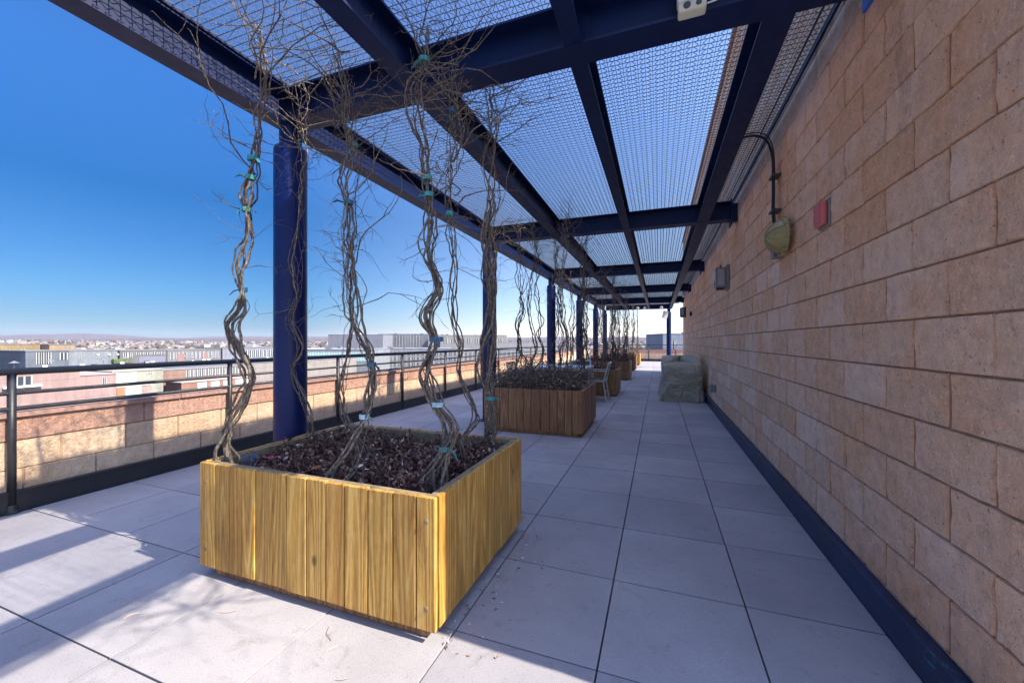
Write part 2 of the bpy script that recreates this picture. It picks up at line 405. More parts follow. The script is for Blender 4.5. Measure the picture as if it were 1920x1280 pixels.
# parapets
def parapet(name,label,P,u,n,length,thick):
    P=Vector(P); u=Vector(u); n=Vector(n)
    e=empty(name,P); tag(e,label,'parapet wall')
    mb=MB()
    cs=[(0.10,0.307,0.13),(0.307,0.515,0.33)]
    block_wall(mb,P,u,n,length,cs,0.41,0.007,lambda o: 7 if (o-Vector((-4,2,0))).length<4 else 2,0.005)
    P_(mb,'block_course',M_PAR,e)
    mb=MB()
    block_wall(mb,P+n*0.006,u,n,length,[(0.520,0.689,0.05)],0.82,0.005,lambda o:2,0.0012)
    P_(mb,'cap_course',M_CAPB,e)
    def bx(d0,d1,z0,z1,ext=0):
        a=P-u*ext; b=P+u*(length+ext)
        pts=[a+n*d0,a+n*d1,b+n*d0,b+n*d1]
        return (min(p.x for p in pts),max(p.x for p in pts),min(p.y for p in pts),max(p.y for p in pts),z0,z1)
    mb=MB(); mb.box(*bx(-thick,-0.009,-0.4,0.688)); P_(mb,'core',M_MORT2,e)
    mb=MB(); s=0
    L=1.22; k=0
    while s<length:
        a=P+u*s; b=P+u*min(length,s+L-0.005)
        pts=[a+n*(-thick-0.03),a+n*0.034,b+n*(-thick-0.03),b+n*0.034]
        mb.box(min(p.x for p in pts),max(p.x for p in pts),min(p.y for p in pts),max(p.y for p in pts),0.690,0.728,R.random()); s+=L
    P_(mb,'coping',M_COPE,e,bevel=0.006)
    mb=MB(); mb.box(*bx(0.012,0.052,0.0,0.148)); mb.box(*bx(0.0,0.058,0.14,0.156)); P_(mb,'base_flashing',M_RAIL,e,bevel=0.004)
    return e
parapet('parapet_wall','low sand and pink block parapet behind the rail on the left',(-4.46,-6,0),(0,1,0),(1,0,0),32.3,0.22)
parapet('parapet_wall','low orange tinted block parapet closing the far end of the deck',(-4.2,26.35,0),(1,0,0),(0,-1,0),12.0,0.22)

# ------------------------------------------------------------------ guard rails
def guardrail(label,P,u,n,length,first):
    P=Vector(P); u=Vector(u); n=Vector(n)
    e=empty('guard_rail',P); tag(e,label,'railing')
    def tb(name,z,r,off=0,nseg=12):
        mb=MB(); a=P+n*off; mb.tube([a+Vector((0,0,z)),a+u*length+Vector((0,0,z))],r,nseg); return P_(mb,name,M_RAIL,e,smooth=True)
    tb('top_rail',1.030,0.026); tb('middle_rail',0.872,0.0145); tb('lower_rail',0.758,0.0165); 
    s=first
    while s<length:
        q=P+u*s
        mb=MB(); mb.tube([q+Vector((0,0,0.005)),q+Vector((0,0,1.02))],0.0235,14)
        o=P_(mb,'post',M_RAIL,e,smooth=True)
        mb=MB(); mb.lathe([(0.045,0.0),(0.045,0.010),(0.034,0.018),(0.029,0.06)],q+Vector((0,0,0.002)),n=16)
        mb.build('post_base',M_RAIL,o)
        s+=1.565
guardrail('black pipe guard rail in front of the left parapet',(-4.42,-6,0),(0,1,0),(1,0,0),32.2,(1.44+6)%1.565)
guardrail('black pipe guard rail along the far end parapet',(-4.3,26.28,0),(1,0,0),(0,-1,0),12.0,0.6)

# ------------------------------------------------------------------ pergola
perg=empty('pergola',(-2.52,2.15,0)); tag(perg,'navy steel pergola with woven wire roof over the deck','pergola')
CY=[-1.5,2.15,5.78,9.65,13.4,17.1,20.3]
ZB,ZT=2.81,3.045
def ibeam(mb,a,b,fw,z0,z1,tf=0.014,tw=0.010):
    a=Vector(a); b=Vector(b); d=(b-a).normalized(); s=Vector((-d.y,d.x,0))
    def seg(w,za,zb):
        p=[a-s*w/2,a+s*w/2,b+s*w/2,b-s*w/2]
        i=len(mb.v)
        for z in (za,zb):
            for q in p: mb.v.append((q.x,q.y,z))
        fl=[(0,3,2,1),(4,5,6,7),(0,1,5,4),(1,2,6,5),(2,3,7,6),(3,0,4,7)]
        if d.y<0 or (d.y==0 and d.x>0): pass
        for q in fl: mb.f.append(tuple(i+k for k in q)[::-1]); mb.r.append(0.5)
    seg(fw,z0,z0+tf); seg(fw,z1-tf,z1); seg(tw,z0+tf,z1-tf)
for k,y in enumerate(CY):
    x1=0.865 if y<18 else 0.62
    mb=MB(); ibeam(mb,(-2.47,y,0),(x1,y,0),0.165,ZB,ZT); o=P_(mb,'cross_beam',M_STEEL,perg)
    # end plate and bolts at the wall
    if y<18:
        mb=MB(); mb.box(x1+0.001,x1+0.016,y-0.085,y+0.085,ZB-0.075,ZT+0.02)
        mb.box(x1+0.017,0.962,y-0.05,y+0.05,ZB-0.02,ZT-0.03)
        mb.build('end_plate',M_BLUE if k==1 else M_STEEL,o)
    for xx in (-1.42,-0.42,0.55):
        mb=MB()
        for sx in (-1,1):
            for zz in (ZB+0.06,ZB+0.11,ZB+0.16):
                mb.lathe([(0.011,0),(0.011,0.012)],(xx+sx*0.045,y-0.006,zz),axis=(0,-1,0),n=6)
        mb.box(xx-0.075,xx-0.02,y-0.016,y-0.0055,ZB+0.03,ZT-0.03); mb.box(xx+0.02,xx+0.075,y-0.016,y-0.0055,ZB+0.03,ZT-0.03)
        mb.build('bolted_cleat',M_STEEL,o)
for (x,fw,z0) in ((-2.545,0.145,ZB),(-1.42,0.125,ZB+0.003),(-0.42,0.095,ZB+0.003),(0.545,0.140,ZB+0.003)):
    if x<-2:
        mb=MB(); ibeam(mb,(x,-4,0),(x,20.4,0),fw,ZB-0.004,ZT+0.004); P_(mb,'edge_beam',M_STEEL,perg)
    else:
        for a,b in zip(CY[:-1],CY[1:]):
            mb=MB(); ibeam(mb,(x,a+0.085,0),(x,b-0.085,0),fw,z0,ZT-0.004); P_(mb,'joist',M_STEEL,perg)
for k,(x,y) in enumerate([(-2.52,y) for y in CY]+[(0.47,20.3)]):
    mb=MB(); mb.tube([(x,y,0.0),(x,y,2.62),(x,y,2.645),(x,y,2.655)],[0.110,0.110,0.106,0.092],28)
    mb.tube([(x,y,2.64),(x,y,ZB-0.005)],0.074,24)
    o=P_(mb,'column',M_COLM,perg,smooth=True)
    m=o.modifiers.new('e','EDGE_SPLIT'); m.split_angle=math.radians(50)
    mb=MB(); mb.box(x-0.15,x+0.15,y-0.15,y+0.15,0.001,0.014)
    for sx in (-1,1):
        for sy in (-1,1): mb.lathe([(0.013,0),(0.013,0.02)],(x+sx*0.12,y+sy*0.12,0.013),n=6)
    mb.build('base_plate',M_STEEL,o)
# woven wire panels
def wire_panel(y0,y1,x0,x1):
    mb=MB(); z=ZT+0.012
    p=0.046; r=0.0024
    n=int((x1-x0)/p); 
    y=y0+0.01; k=0
    while y<y1:
        mb.tube([(x0,y,z),(x1,y,z)],r,3,cap=False); y+=p; k+=1
    for i in range(n+1):
        x=x0+0.01+i*p
        pts=[]; y=y0; j=0
        while y<=y1:
            s=(1 if (i%2) else -1)*(1 if (j//1)%2 else -1)
            pts.append((x+s*0.010,y,z+0.0035)); y+=p/1.0*0.5*1.0 if True else 0; j+=1
        # crimped wire: dwell on each side so that neighbours form hexagons
        mb.tube(pts,r,3,cap=False)
        if True: mb.tube([(x+p*0.5,y0,z-0.0035),(x+p*0.5,y1,z-0.0035)],r*0.9,3,cap=False)
    return mb
for a,b in zip(CY[:-1],CY[1:]):
    P_(wire_panel(a+0.002,b-0.002,-2.46,0.90),'woven_wire_panel',M_GALV,perg)
    for x in (-2.47,0.905):
        mb=MB(); mb.box(x-0.008,x+0.008,a+0.004,b-0.004,ZT+0.0055,ZT+0.022)
        P_(mb,'panel_edge_angle',M_STEEL,perg)

# two conduits running along the wall above the beams
for x,z,lb in ((0.925,3.12,'lower of two thin dark conduits running high along the block wall above the mesh'),(0.895,3.18,'upper of two thin dark conduits running high along the block wall above the mesh')):
    mb=MB(); mb.tube([(x,1.45,z),(x,17.6,z)],0.007,8)
    tag(mb.build('conduit',M_BLACK,smooth=True),lb,'conduit')

# ------------------------------------------------------------------ planters
def planter(x0,x1,y0,y1,z0,z1,mat,label,soilz):
    e=empty('planter_box',(x0,y0,0)); tag(e,label,'planter','timber planters in a row down the deck')
    def boards(axis,fixed,out,a,b):
        mb=MB(); s=a; n=max(6,int(round((b-a)/0.112)))
        ws=[R.uniform(0.8,1.2) for _ in range(n)]; sm=sum(ws)
        for wd in ws:
            wd=wd/sm*(b-a); g=0.003; j=R.uniform(-0.003,0.003); zb=z0+R.uniform(-0.004,0.004)
            d0=fixed+j; d1=fixed+out*0.022+j
            lo,hi=min(d0,d1),max(d0,d1)
            if axis=='x': mb.box(s+g,s+wd-g,lo,hi,zb,z1+R.uniform(-0.002,0.002),R.random())
            else: mb.box(lo,hi,s+g,s+wd-g,zb,z1+R.uniform(-0.002,0.002),R.random())
            s+=wd
        return mb
    P_(boards('x',y0+0.022,-1,x0,x1),'side_panel',mat,e,bevel=0.003)
    P_(boards('x',y1-0.022,1,x0,x1),'side_panel',mat,e,bevel=0.003)
    P_(boards('y',x0+0.022,-1,y0+0.026,y1-0.026),'side_panel',mat,e,bevel=0.003)
    P_(boards('y',x1-0.022,1,y0+0.026,y1-0.026),'side_panel',mat,e,bevel=0.003)
    for (zz) in (z1-0.10,z0+0.09):
        for xx in (x0+0.045,x1-0.045):
            mb=MB(); mb.lathe([(0.011,0),(0.011,0.0045),(0.006,0.006)],(xx,y0+0.003,zz),axis=(0,-1,0),n=12); P_(mb,'screw_plug',M_EDGE,e)
    mb=MB(); t=0.03
    i0=0.026
    mb.box(x0+i0,x1-i0,y0+i0,y0+i0+t,z0,z1-0.004); mb.box(x0+i0,x1-i0,y1-i0-t,y1-i0,z0,z1-0.004)
    mb.box(x0+i0,x0+i0+t,y0+i0+t,y1-i0-t,z0,z1-0.004); mb.box(x1-i0-t,x1-i0,y0+i0+t,y1-i0-t,z0,z1-0.004)
    P_(mb,'inner_rim',M_EDGE,e,bevel=0.003)
    mb=MB(); mb.box(x0+0.07,x1-0.06,y0+0.035,y1-0.05,0.001,z0+0.02); P_(mb,'base_skid',M_BROWN,e,bevel=0.004)
    # soil
    mb=MB(); N=24
    xs=[x0+0.055+(x1-x0-0.11)*i/N for i in range(N+1)]; ys=[y0+0.055+(y1-y0-0.11)*i/N for i in range(N+1)]
    i=len(mb.v)
    for yy in ys:
        for xx in xs: mb.v.append((xx,yy,soilz+0.02*noise.noise(Vector((xx*5,yy*5,1)))))
    for b in range(N):
        for a in range(N):
            k=b*(N+1)+a; mb.f.append((k,k+1,k+N+2,k+N+1)); mb.r.append(0.5)
    P_(mb,'soil',M_SOIL,e,smooth=True)
    return e
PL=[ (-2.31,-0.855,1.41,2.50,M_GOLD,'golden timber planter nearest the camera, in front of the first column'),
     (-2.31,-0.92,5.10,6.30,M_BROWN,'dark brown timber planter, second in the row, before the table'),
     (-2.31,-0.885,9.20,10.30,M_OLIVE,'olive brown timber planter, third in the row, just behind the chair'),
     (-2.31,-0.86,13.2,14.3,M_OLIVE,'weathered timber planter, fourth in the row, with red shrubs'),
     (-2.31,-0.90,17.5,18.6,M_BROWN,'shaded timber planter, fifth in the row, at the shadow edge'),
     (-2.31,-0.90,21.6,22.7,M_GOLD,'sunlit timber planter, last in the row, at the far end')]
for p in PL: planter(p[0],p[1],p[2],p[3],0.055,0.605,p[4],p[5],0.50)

# ------------------------------------------------------------------ ground cover
def leaf(mb,c,s,r):
    c=Vector(c); d=Vector((R.gauss(0,1),R.gauss(0,1),R.gauss(0,0.8)+0.35)).normalized()
    o=d.orthogonal().normalized(); o=(Matrix.Rotation(R.uniform(0,6.28),3,d)@o)
    w=s*R.uniform(0.22,0.36); n=d.cross(o)*s*0.08
    i=len(mb.v)
    mb.v.extend([tuple(c),tuple(c+d*s*0.5+o*w+n),tuple(c+d*s),tuple(c+d*s*0.5-o*w+n)])
    mb.f.append((i,i+1,i+2,i+3)); mb.r.append(r)
def sprig(lf,tw,base,L,nl,s,rlo,rhi,lean=0.5):
    p=Vector(base); d=Vector((R.gauss(0,lean),R.gauss(0,lean),1)).normalized(); pts=[p.copy()]
    for k in range(5):
        d=(d+Vector((R.gauss(0,0.22),R.gauss(0,0.22),R.gauss(0,0.1)))).normalized(); p=p+d*(L/5); pts.append(p.copy())
    tw.tube(pts,[0.0028,0.0025,0.0022,0.0018,0.0014,0.001],3,R.random(),cap=False)
    for k in range(nl):
        q=pts[R.randint(1,5)]+Vector((R.gauss(0,0.006),R.gauss(0,0.006),R.gauss(0,0.006)))
        leaf(lf,q,s*R.uniform(0.7,1.3),R.uniform(rlo,rhi))
def cover(i,n,hmin,hmax,s,nl,mat,label,skew=1.0):
    x0,x1,y0,y1=PL[i][:4]; lf=MB(); tw=MB()
    for k in range(n):
        mg=0.13 if i==0 else 0.09; x=R.uniform(x0+mg,x1-mg); y=R.uniform(y0+mg,y1-mg)
        m=0.5+0.5*noise.noise(Vector((x*3+i*9,y*3,0)))
        L=hmin+(hmax-hmin)*R.random()*m*1.5
        hi=1.0 if R.random()<0.25 else 0.72
        sprig(lf,tw,(x,y,0.50),L,nl,s,0.0,hi,0.7 if hmax<0.2 else 0.4)
    o=lf.build('ground_cover',mat); tag(o,label,'ground cover',kind='stuff')
    t2=tw.build('twigs',M_BARK,o); tag(t2,kind='stuff')
cover(0,1700,0.05,0.17,0.027,9,M_LEAF,'low burgundy leaf litter and ground cover filling the golden planter')
cover(1,1500,0.16,0.60,0.032,7,M_LEAF2,'twiggy grey brown shrubs filling the second planter')
cover(2,350,0.08,0.25,0.045,8,M_LEAF,'dark shrubs filling the third planter')
cover(3,400,0.15,0.42,0.05,8,M_LEAF,'dull red shrubs in the fourth planter')
cover(4,250,0.12,0.35,0.06,7,M_LEAF,'brown shrubs in the fifth planter')
cover(5,200,0.12,0.3,0.06,7,M_LEAF2,'brown shrubs in the sunlit last planter')
# fallen leaves and twigs on the pavers
mb=MB()
for k in range(420):
    i_=R.choice((0,0,0,1,1,2)); x0,x1,y0,y1=PL[i_][:4]
    if R.random()<0.6: x=R.uniform(x0-0.1,x1+0.1); y=y1+abs(R.gauss(0.02,0.16))
    else: x=x1+abs(R.gauss(0.02,0.12)); y=R.uniform(y0,y1)
    q0=len(mb.v); leaf(mb,(x,y,0.004),R.uniform(0.012,0.026),R.uniform(0.4,1.0))
    for q in range(q0,len(mb.v)): mb.v[q]=(mb.v[q][0],mb.v[q][1],0.003+abs(mb.v[q][2]-0.004)*0.3)
for k in range(26):
    x=R.uniform(-2.3,-0.6); y=R.choice((2.6,3.0,1.2,4.6))+R.gauss(0,0.15); a=R.uniform(0,6.28); L=R.uniform(0.04,0.12)
    mb.tube([(x,y,0.004),(x+L*0.5*math.cos(a),y+L*0.5*math.sin(a),0.006),(x+L*math.cos(a+0.3),y+L*math.sin(a+0.3),0.004)],0.0015,3,0.8)
tag(mb.build('fallen_leaves',M_LEAF),'sparse fallen leaves and bits of twig on the pavers round the planters','leaf litter',kind='stuff')
# red flower and blue sheet in planter 1
mb=MB()
for (cx_,cy_,cz_) in ((-2.03,1.60,0.60),(-2.02,1.615,0.598)):
    for k in range(7):
        a=k*0.9; mb.face([(cx_,cy_,cz_),(cx_+0.016*math.cos(a-0.3),cy_+0.016*math.sin(a-0.3),cz_+0.008),(cx_+0.022*math.cos(a),cy_+0.022*math.sin(a),cz_+0.004),(cx_+0.016*math.cos(a+0.3),cy_+0.016*math.sin(a+0.3),cz_+0.008)])
tag(mb.build('flower',plain('pink_petal',(0.55,0.03,0.12),0.5)),'small pink red flower lying in the ground cover of the golden planter','flower')
mb=MB(); mb.box(-2.251,-2.248,1.58,1.70,0.50,0.588); 
tag(mb.build('plastic_sheet',plain('blue_grey_plastic',(0.20,0.22,0.30),0.3),bevel=0.001),'blue grey plastic sheet tucked inside the left rim of the golden planter','plastic sheet')

# ------------------------------------------------------------------ vines
def catmull(P,n):
    P=[Vector(p) for p in P]; out=[]
    for i in range(len(P)-1):
        p0=P[max(i-1,0)]; p1=P[i]; p2=P[i+1]; p3=P[min(i+2,len(P)-1)]
        for k in range(n):
            t=k/n
            out.append(0.5*((2*p1)+(p2-p0)*t+(2*p0-5*p1+4*p2-p3)*t*t+(3*p1-p0-3*p2+p3)*t*t*t))
    out.append(P[-1]); return out
def twig(mb,p,d,L,r,depth=0,seg=7,droop=0.0,wig=0.32,kids=0.5,zmax=None):
    p=Vector(p); d=Vector(d).normalized(); pts=[p.copy()]; st=L/seg
    rr=[r]
    c=R.random()
    for k in range(seg):
        d=(d+Vector((R.gauss(0,wig),R.gauss(0,wig),R.gauss(0,wig)-droop))).normalized()
        p=p+d*st
        if zmax is not None and p.z>zmax: p.z=zmax-R.random()*0.01; d.z=-abs(d.z)*0.3
        pts.append(p.copy()); rr.append(r*(1-0.75*(k+1)/seg)*(1.25 if k%2 else 1))
        if depth>0 and R.random()<kids and k<seg-1:
            dd=(d+Vector((R.gauss(0,0.8),R.gauss(0,0.8),R.gauss(0,0.6)))).normalized()
            twig(mb,p,dd,L*R.uniform(0.25,0.55),r*0.6,depth-1,max(3,seg-2),droop,wig,kids,zmax)
        elif R.random()<0.35:   # bud
            dd=(d+Vector((R.gauss(0,1),R.gauss(0,1),R.gauss(0,1)))).normalized()
            mb.tube([p,p+dd*0.012],[r*0.55,r*0.3],3,c,cap=False)
    mb.tube(pts,rr,4 if r<0.004 else 5,c,cap=False)
def tie(parent,c,mat,r=0.03,tail=True):
    c=Vector(c); mb=MB(); n=14; r=r*0.78
    for h,rr in ((0,r),(0.012,r*1.02)):
        ring=[(c.x+rr*math.cos(2*PI*k/n),c.y+rr*math.sin(2*PI*k/n),c.z+h) for k in range(n)]
        for k in range(n):
            a=ring[k]; b=ring[(k+1)%n]
            mb.face([a,b,(b[0],b[1],b[2]+0.011),(a[0],a[1],a[2]+0.011)])
    if tail:
        for q in range(1):
            a=R.uniform(0,6.28); p=c+Vector((r*math.cos(a),r*math.sin(a),0.01)); d=Vector((math.cos(a),math.sin(a),R.uniform(-1.2,0.6))).normalized()
            s=Vector((-math.sin(a),math.cos(a),0.2))*0.008
            p2=p+d*R.uniform(0.015,0.035); p3=p2+(d+Vector((0,0,-0.8)))*0.02
            mb.face([p-s,p+s,p2+s*1.3,p2-s*1.3]); mb.face([p2-s*1.3,p2+s*1.3,p3+s*0.6,p3-s*0.6])
    o=mb.build('tie',mat,parent); o.matrix_parent_inverse=Matrix.Translation(-Vector(parent.location))
    m=o.modifiers.new('s','SOLIDIFY'); m.thickness=0.001
def vine(paths,label,strands=5,rad=0.028,sr=0.0055,ties=(),side=22,canopy=14,cl=0.5,basefan=1.0,group=None,seglen=8,canopy_dir=(0,0),thick=1.0,lowside=0):
    base=Vector(paths[0][0]); e=empty('climbing_vine',base); tag(e,label,'vine',group)
    mb=MB(); tops=[]
    for P in paths:
        C=catmull(P,seglen); N=len(C)
        # the strands part and meet again all the way up
        tz=[t[0][2] for t in ties]
        for s in range(strands):
            ph=R.uniform(0,6.28); tw=R.uniform(1.5,4.5)*R.choice((1,1,-1)); r0=sr*R.choice((0.35,0.5,0.8,1.0,1.25))*thick
            sp=rad*R.choice((0.35,0.7,1.1,1.5,2.0)); pts=[];rr=[]
            stop=N if R.random()<0.7 else int(N*R.uniform(0.6,1.0)); sx=R.random()*50
            for k in range(stop):
                z=C[k].z; f=k/N
                a=ph+tw*z*2.0+2.4*noise.noise(Vector((z*1.6,sx,P[0][0])))
                b=0.35+1.5*abs(noise.noise(Vector((z*1.35,P[0][0]*7,P[0][1]*5))))+0.7*abs(noise.noise(Vector((z*2.6,sx,9))))
                if tz: b*=min(1,0.35+min(abs(z-q) for q in tz)*5)
                q=sp*b
                if basefan>1 and z<0.85: q+=rad*basefan*(0.85-z)*R.uniform(0.9,1.1)*1.6
                o=Vector((math.cos(a)*q,math.sin(a)*q*0.8,0))+Vector((noise.noise(Vector((z*6,sx,2))),noise.noise(Vector((z*6,sx,5))),0))*0.024+Vector((noise.noise(Vector((z*17,sx,7))),noise.noise(Vector((z*17,sx,8))),0))*0.012
                pts.append(C[k]+o); rr.append(r0*(1.3-0.8*f)*(1+0.25*noise.noise(Vector((z*25,sx,3)))))
            mb.tube(pts,rr,6,R.random())
            if pts: tops.append(pts[-1])
        # side twigs
        for k in range(side):
            f=R.uniform(0.0 if lowside else 0.35,1.0)**(1.0 if lowside else 0.8); c=C[min(N-1,int(f*N))]
            a=R.uniform(0,6.28); L=R.uniform(0.06,0.26)*(1+f*0.7)
            twig(mb,c,(math.cos(a),math.sin(a),R.uniform(-0.4,0.9)),L,R.uniform(0.0014,0.0026),1,6,0,0.35,0.3)
    for k in range(canopy):
        p=R.choice(tops)
        a=R.uniform(0,6.28)
        d=Vector((math.cos(a)+canopy_dir[0],math.sin(a)+canopy_dir[1],R.uniform(0.1,0.9)))
        twig(mb,p+Vector((0,0,R.uniform(-0.45,0.0))),d,cl*R.uniform(0.4,1.3),R.uniform(0.0026,0.0048),2,8,-0.02,0.22,0.27)
    o=P_(mb,'stems',M_BARK,e,smooth=True)
    for (c,mt,r) in ties: tie(e,c,mt,r)
    return e
V1=[(-2.232,1.52,0.50),(-2.264,1.502,0.665),(-2.211,1.515,0.808),(-2.119,1.542,0.971),(-2.096,1.544,1.074),(-2.15,1.517,1.206),(-2.183,1.498,1.337),(-2.116,1.516,1.448),(-2.126,1.506,1.656),(-2.082,1.515,1.828),(-2.092,1.505,1.999),(-2.059,1.511,2.14),(-2.027,1.516,2.324),(-2.007,1.517,2.464),(-1.948,1.532,2.602),(-1.969,1.517,2.783),(-2.003,1.498,2.92)]
V2=[(-2.235,2.10,0.50),(-2.25,2.085,0.70),(-2.387,2.037,1.029),(-2.319,2.051,1.213),(-2.357,2.025,1.396),(-2.307,2.032,1.615),(-2.322,2.015,1.831),(-2.268,2.023,2.118),(-2.239,2.023,2.331),(-2.223,2.017,2.506),(-2.254,1.994,2.698),(-2.232,1.991,2.852),(-2.243,1.975,3.02)]
V3=[(-1.518,1.539,0.50),(-1.443,1.585,0.728),(-1.395,1.622,0.866),(-1.367,1.651,1.046),(-1.399,1.658,1.222),(-1.474,1.65,1.389),(-1.518,1.652,1.586),(-1.542,1.662,1.786),(-1.547,1.679,1.947),(-1.586,1.683,2.14),(-1.586,1.702,2.321),(-1.621,1.708,2.49),(-1.612,1.73,2.662),(-1.653,1.734,2.851)]
V3b=[(-1.539,1.883,0.50),(-1.688,1.833,0.753),(-1.744,1.817,0.923),(-1.709,1.835,1.094),(-1.698,1.844,1.25),(-1.692,1.85,1.407),(-1.719,1.845,1.626),(-1.678,1.865,1.847),(-1.691,1.866,2.069),(-1.664,1.88,2.291),(-1.703,1.871,2.467),(-1.721,1.869,2.80)]
V4=[(-1.043,1.64,0.50),(-0.975,1.683,0.708),(-0.952,1.709,0.833),(-1.031,1.698,0.948),(-1.08,1.697,1.091),(-1.044,1.728,1.25),(-1.098,1.726,1.385),(-1.062,1.758,1.522),(-1.117,1.755,1.702),(-1.105,1.777,1.899),(-1.135,1.784,2.1),(-1.131,1.803,2.261),(-1.185,1.801,2.467),(-1.211,1.809,2.619),(-1.182,1.837,2.759),(-1.202,1.848,2.96)]
V5=[(-1.031,2.071,0.50),(-1.076,2.04,0.665),(-1.004,2.052,0.821),(-1.064,2.015,1.067),(-1.04,2.009,1.25),(-1.085,1.978,1.491),(-1.072,1.968,1.728),(-1.094,1.946,1.963),(-1.076,1.938,2.165),(-1.058,1.93,2.306),(-1.057,1.916,2.533),(-1.018,1.916,2.757)]
V6=[(-1.106,2.42,0.50),(-1.041,2.43,0.808),(-1.088,2.45,1.032),(-1.067,2.47,1.396),(-1.083,2.487,1.761),(-1.096,2.489,2.037),(-1.058,2.511,2.204),(-1.105,2.501,2.5),(-1.074,2.52,2.762),(-1.09,2.521,2.951),(-1.11,2.521,3.103)]
def at(P,z):
    best=min(P,key=lambda p:abs(p[2]-z))
    for a,b in zip(P[:-1],P[1:]):
        if a[2]<=z<=b[2]:
            f=(z-a[2])/(b[2]-a[2]); return (a[0]+(b[0]-a[0])*f,a[1]+(b[1]-a[1])*f,z)
    return best
vine([V1],'thick twisted bare vine climbing from the front left corner of the golden planter',7,0.034,0.0056,[(at(V1,2.22),M_TAPE,0.034),(at(V1,2.12),M_TAPE,0.03),(at(V1,1.95),M_TAPE,0.028),(at(V1,1.52),M_TAPE3,0.026)],16,14,0.6,canopy_dir=(0.2,0.1))
vine([V2],'pale twisted bare vine climbing in front of the first navy column',6,0.028,0.0044,[],18,16,0.5,lowside=1)
vine([V3,V3b],'double bare vine leaning right above the middle of the golden planter, tied in pale blue',7,0.034,0.0048,[(at(V3,0.86),M_TAPE2,0.032),(at(V3,1.12),M_TAPE3,0.03),(at(V3,1.98),M_TAPE3,0.03),(at(V3b,2.40),M_TAPE,0.028)],34,26,0.55,basefan=1.8)
vine([V4],'thickest bare vine at the front right of the golden planter, many blue ties',11,0.042,0.0052,[(at(V4,0.72),M_TAPE,0.034),(at(V4,0.93),M_TAPE2,0.036),(at(V4,1.25),M_TAPE3,0.045),(at(V4,2.0),M_TAPE,0.034),(at(V4,2.09),M_TAPE,0.034),(at(V4,2.75),M_TAPE,0.036)],40,20,0.55,basefan=1.6,canopy_dir=(0.5,0.0))
vine([V5],'thin bare vine between the two thickest vines on the right of the golden planter',6,0.036,0.0040,[(at(V5,1.95),M_TAPE,0.026),(at(V5,2.5),M_TAPE3,0.026)],32,18,0.5,canopy_dir=(0.4,0))
vine([V6],'dense braided bare vine at the rear right corner of the golden planter',11,0.030,0.0062,[(at(V6,0.86),M_TAPE,0.042)],26,16,0.6,thick=1.0)
vine([[(0.62,0.95,2.86),(0.66,0.98,2.95),(0.70,1.0,3.02),(0.78,1.05,3.09),(0.86,1.12,3.12)]],'bare vine lying over the near wire roof beside the wall joist',5,0.03,0.006,[],10,30,0.9,canopy_dir=(0.5,0.1))
# vines of the other planters
ordn=['','second','third','fourth','fifth','last']
for i in range(1,6):
    x0,x1,y0,y1=PL[i][:4]
    fine = i<=2
    spots=[(0.05,0.2),(0.15,0.8),(0.27,0.3),(0.38,0.7),(0.50,0.15),(0.58,0.85),(0.70,0.4),(0.80,0.1),(0.88,0.55)] if i<5 else [(0.15,0.3),(0.4,0.6),(0.6,0.2),(0.8,0.6)]
    for k,(fx,fy) in enumerate(spots):
        bx=x0+fx*(x1-x0)+R.uniform(-0.05,0.05); by=y0+fy*(y1-y0)
        P=[]; x,y=bx,by
        for q in range(13):
            z=0.5+q*0.205; P.append((x,y,z)); x=bx+R.gauss(0,0.022)+0.03*math.sin(q*0.7+k*2); y=by+R.gauss(0,0.03)
        ties=[(at(P,0.95),M_TAPE,0.03)] if (i==1 and k in (2,4)) else []
        vine([P],'thin bare vine strung up from the %s planter to the pergola'%ordn[i],4 if fine else 4,0.028,0.0060 if fine else 0.0085,ties,16 if fine else 9,10 if fine else 6,0.55,group='thin bare vines of the %s planter'%ordn[i],seglen=7 if fine else 5)
    P=[(x1-0.17+R.gauss(0,0.015),y1-0.12+R.gauss(0,0.015),0.5+q*0.205) for q in range(13)]
    vine([P],'dense braided bare vine trunk at the rear right corner of the %s planter'%ordn[i],9,0.036,0.008,[(at(P,0.80),M_TAPE,0.045)] if i==1 else [],16,8,0.5,group=None,seglen=3)

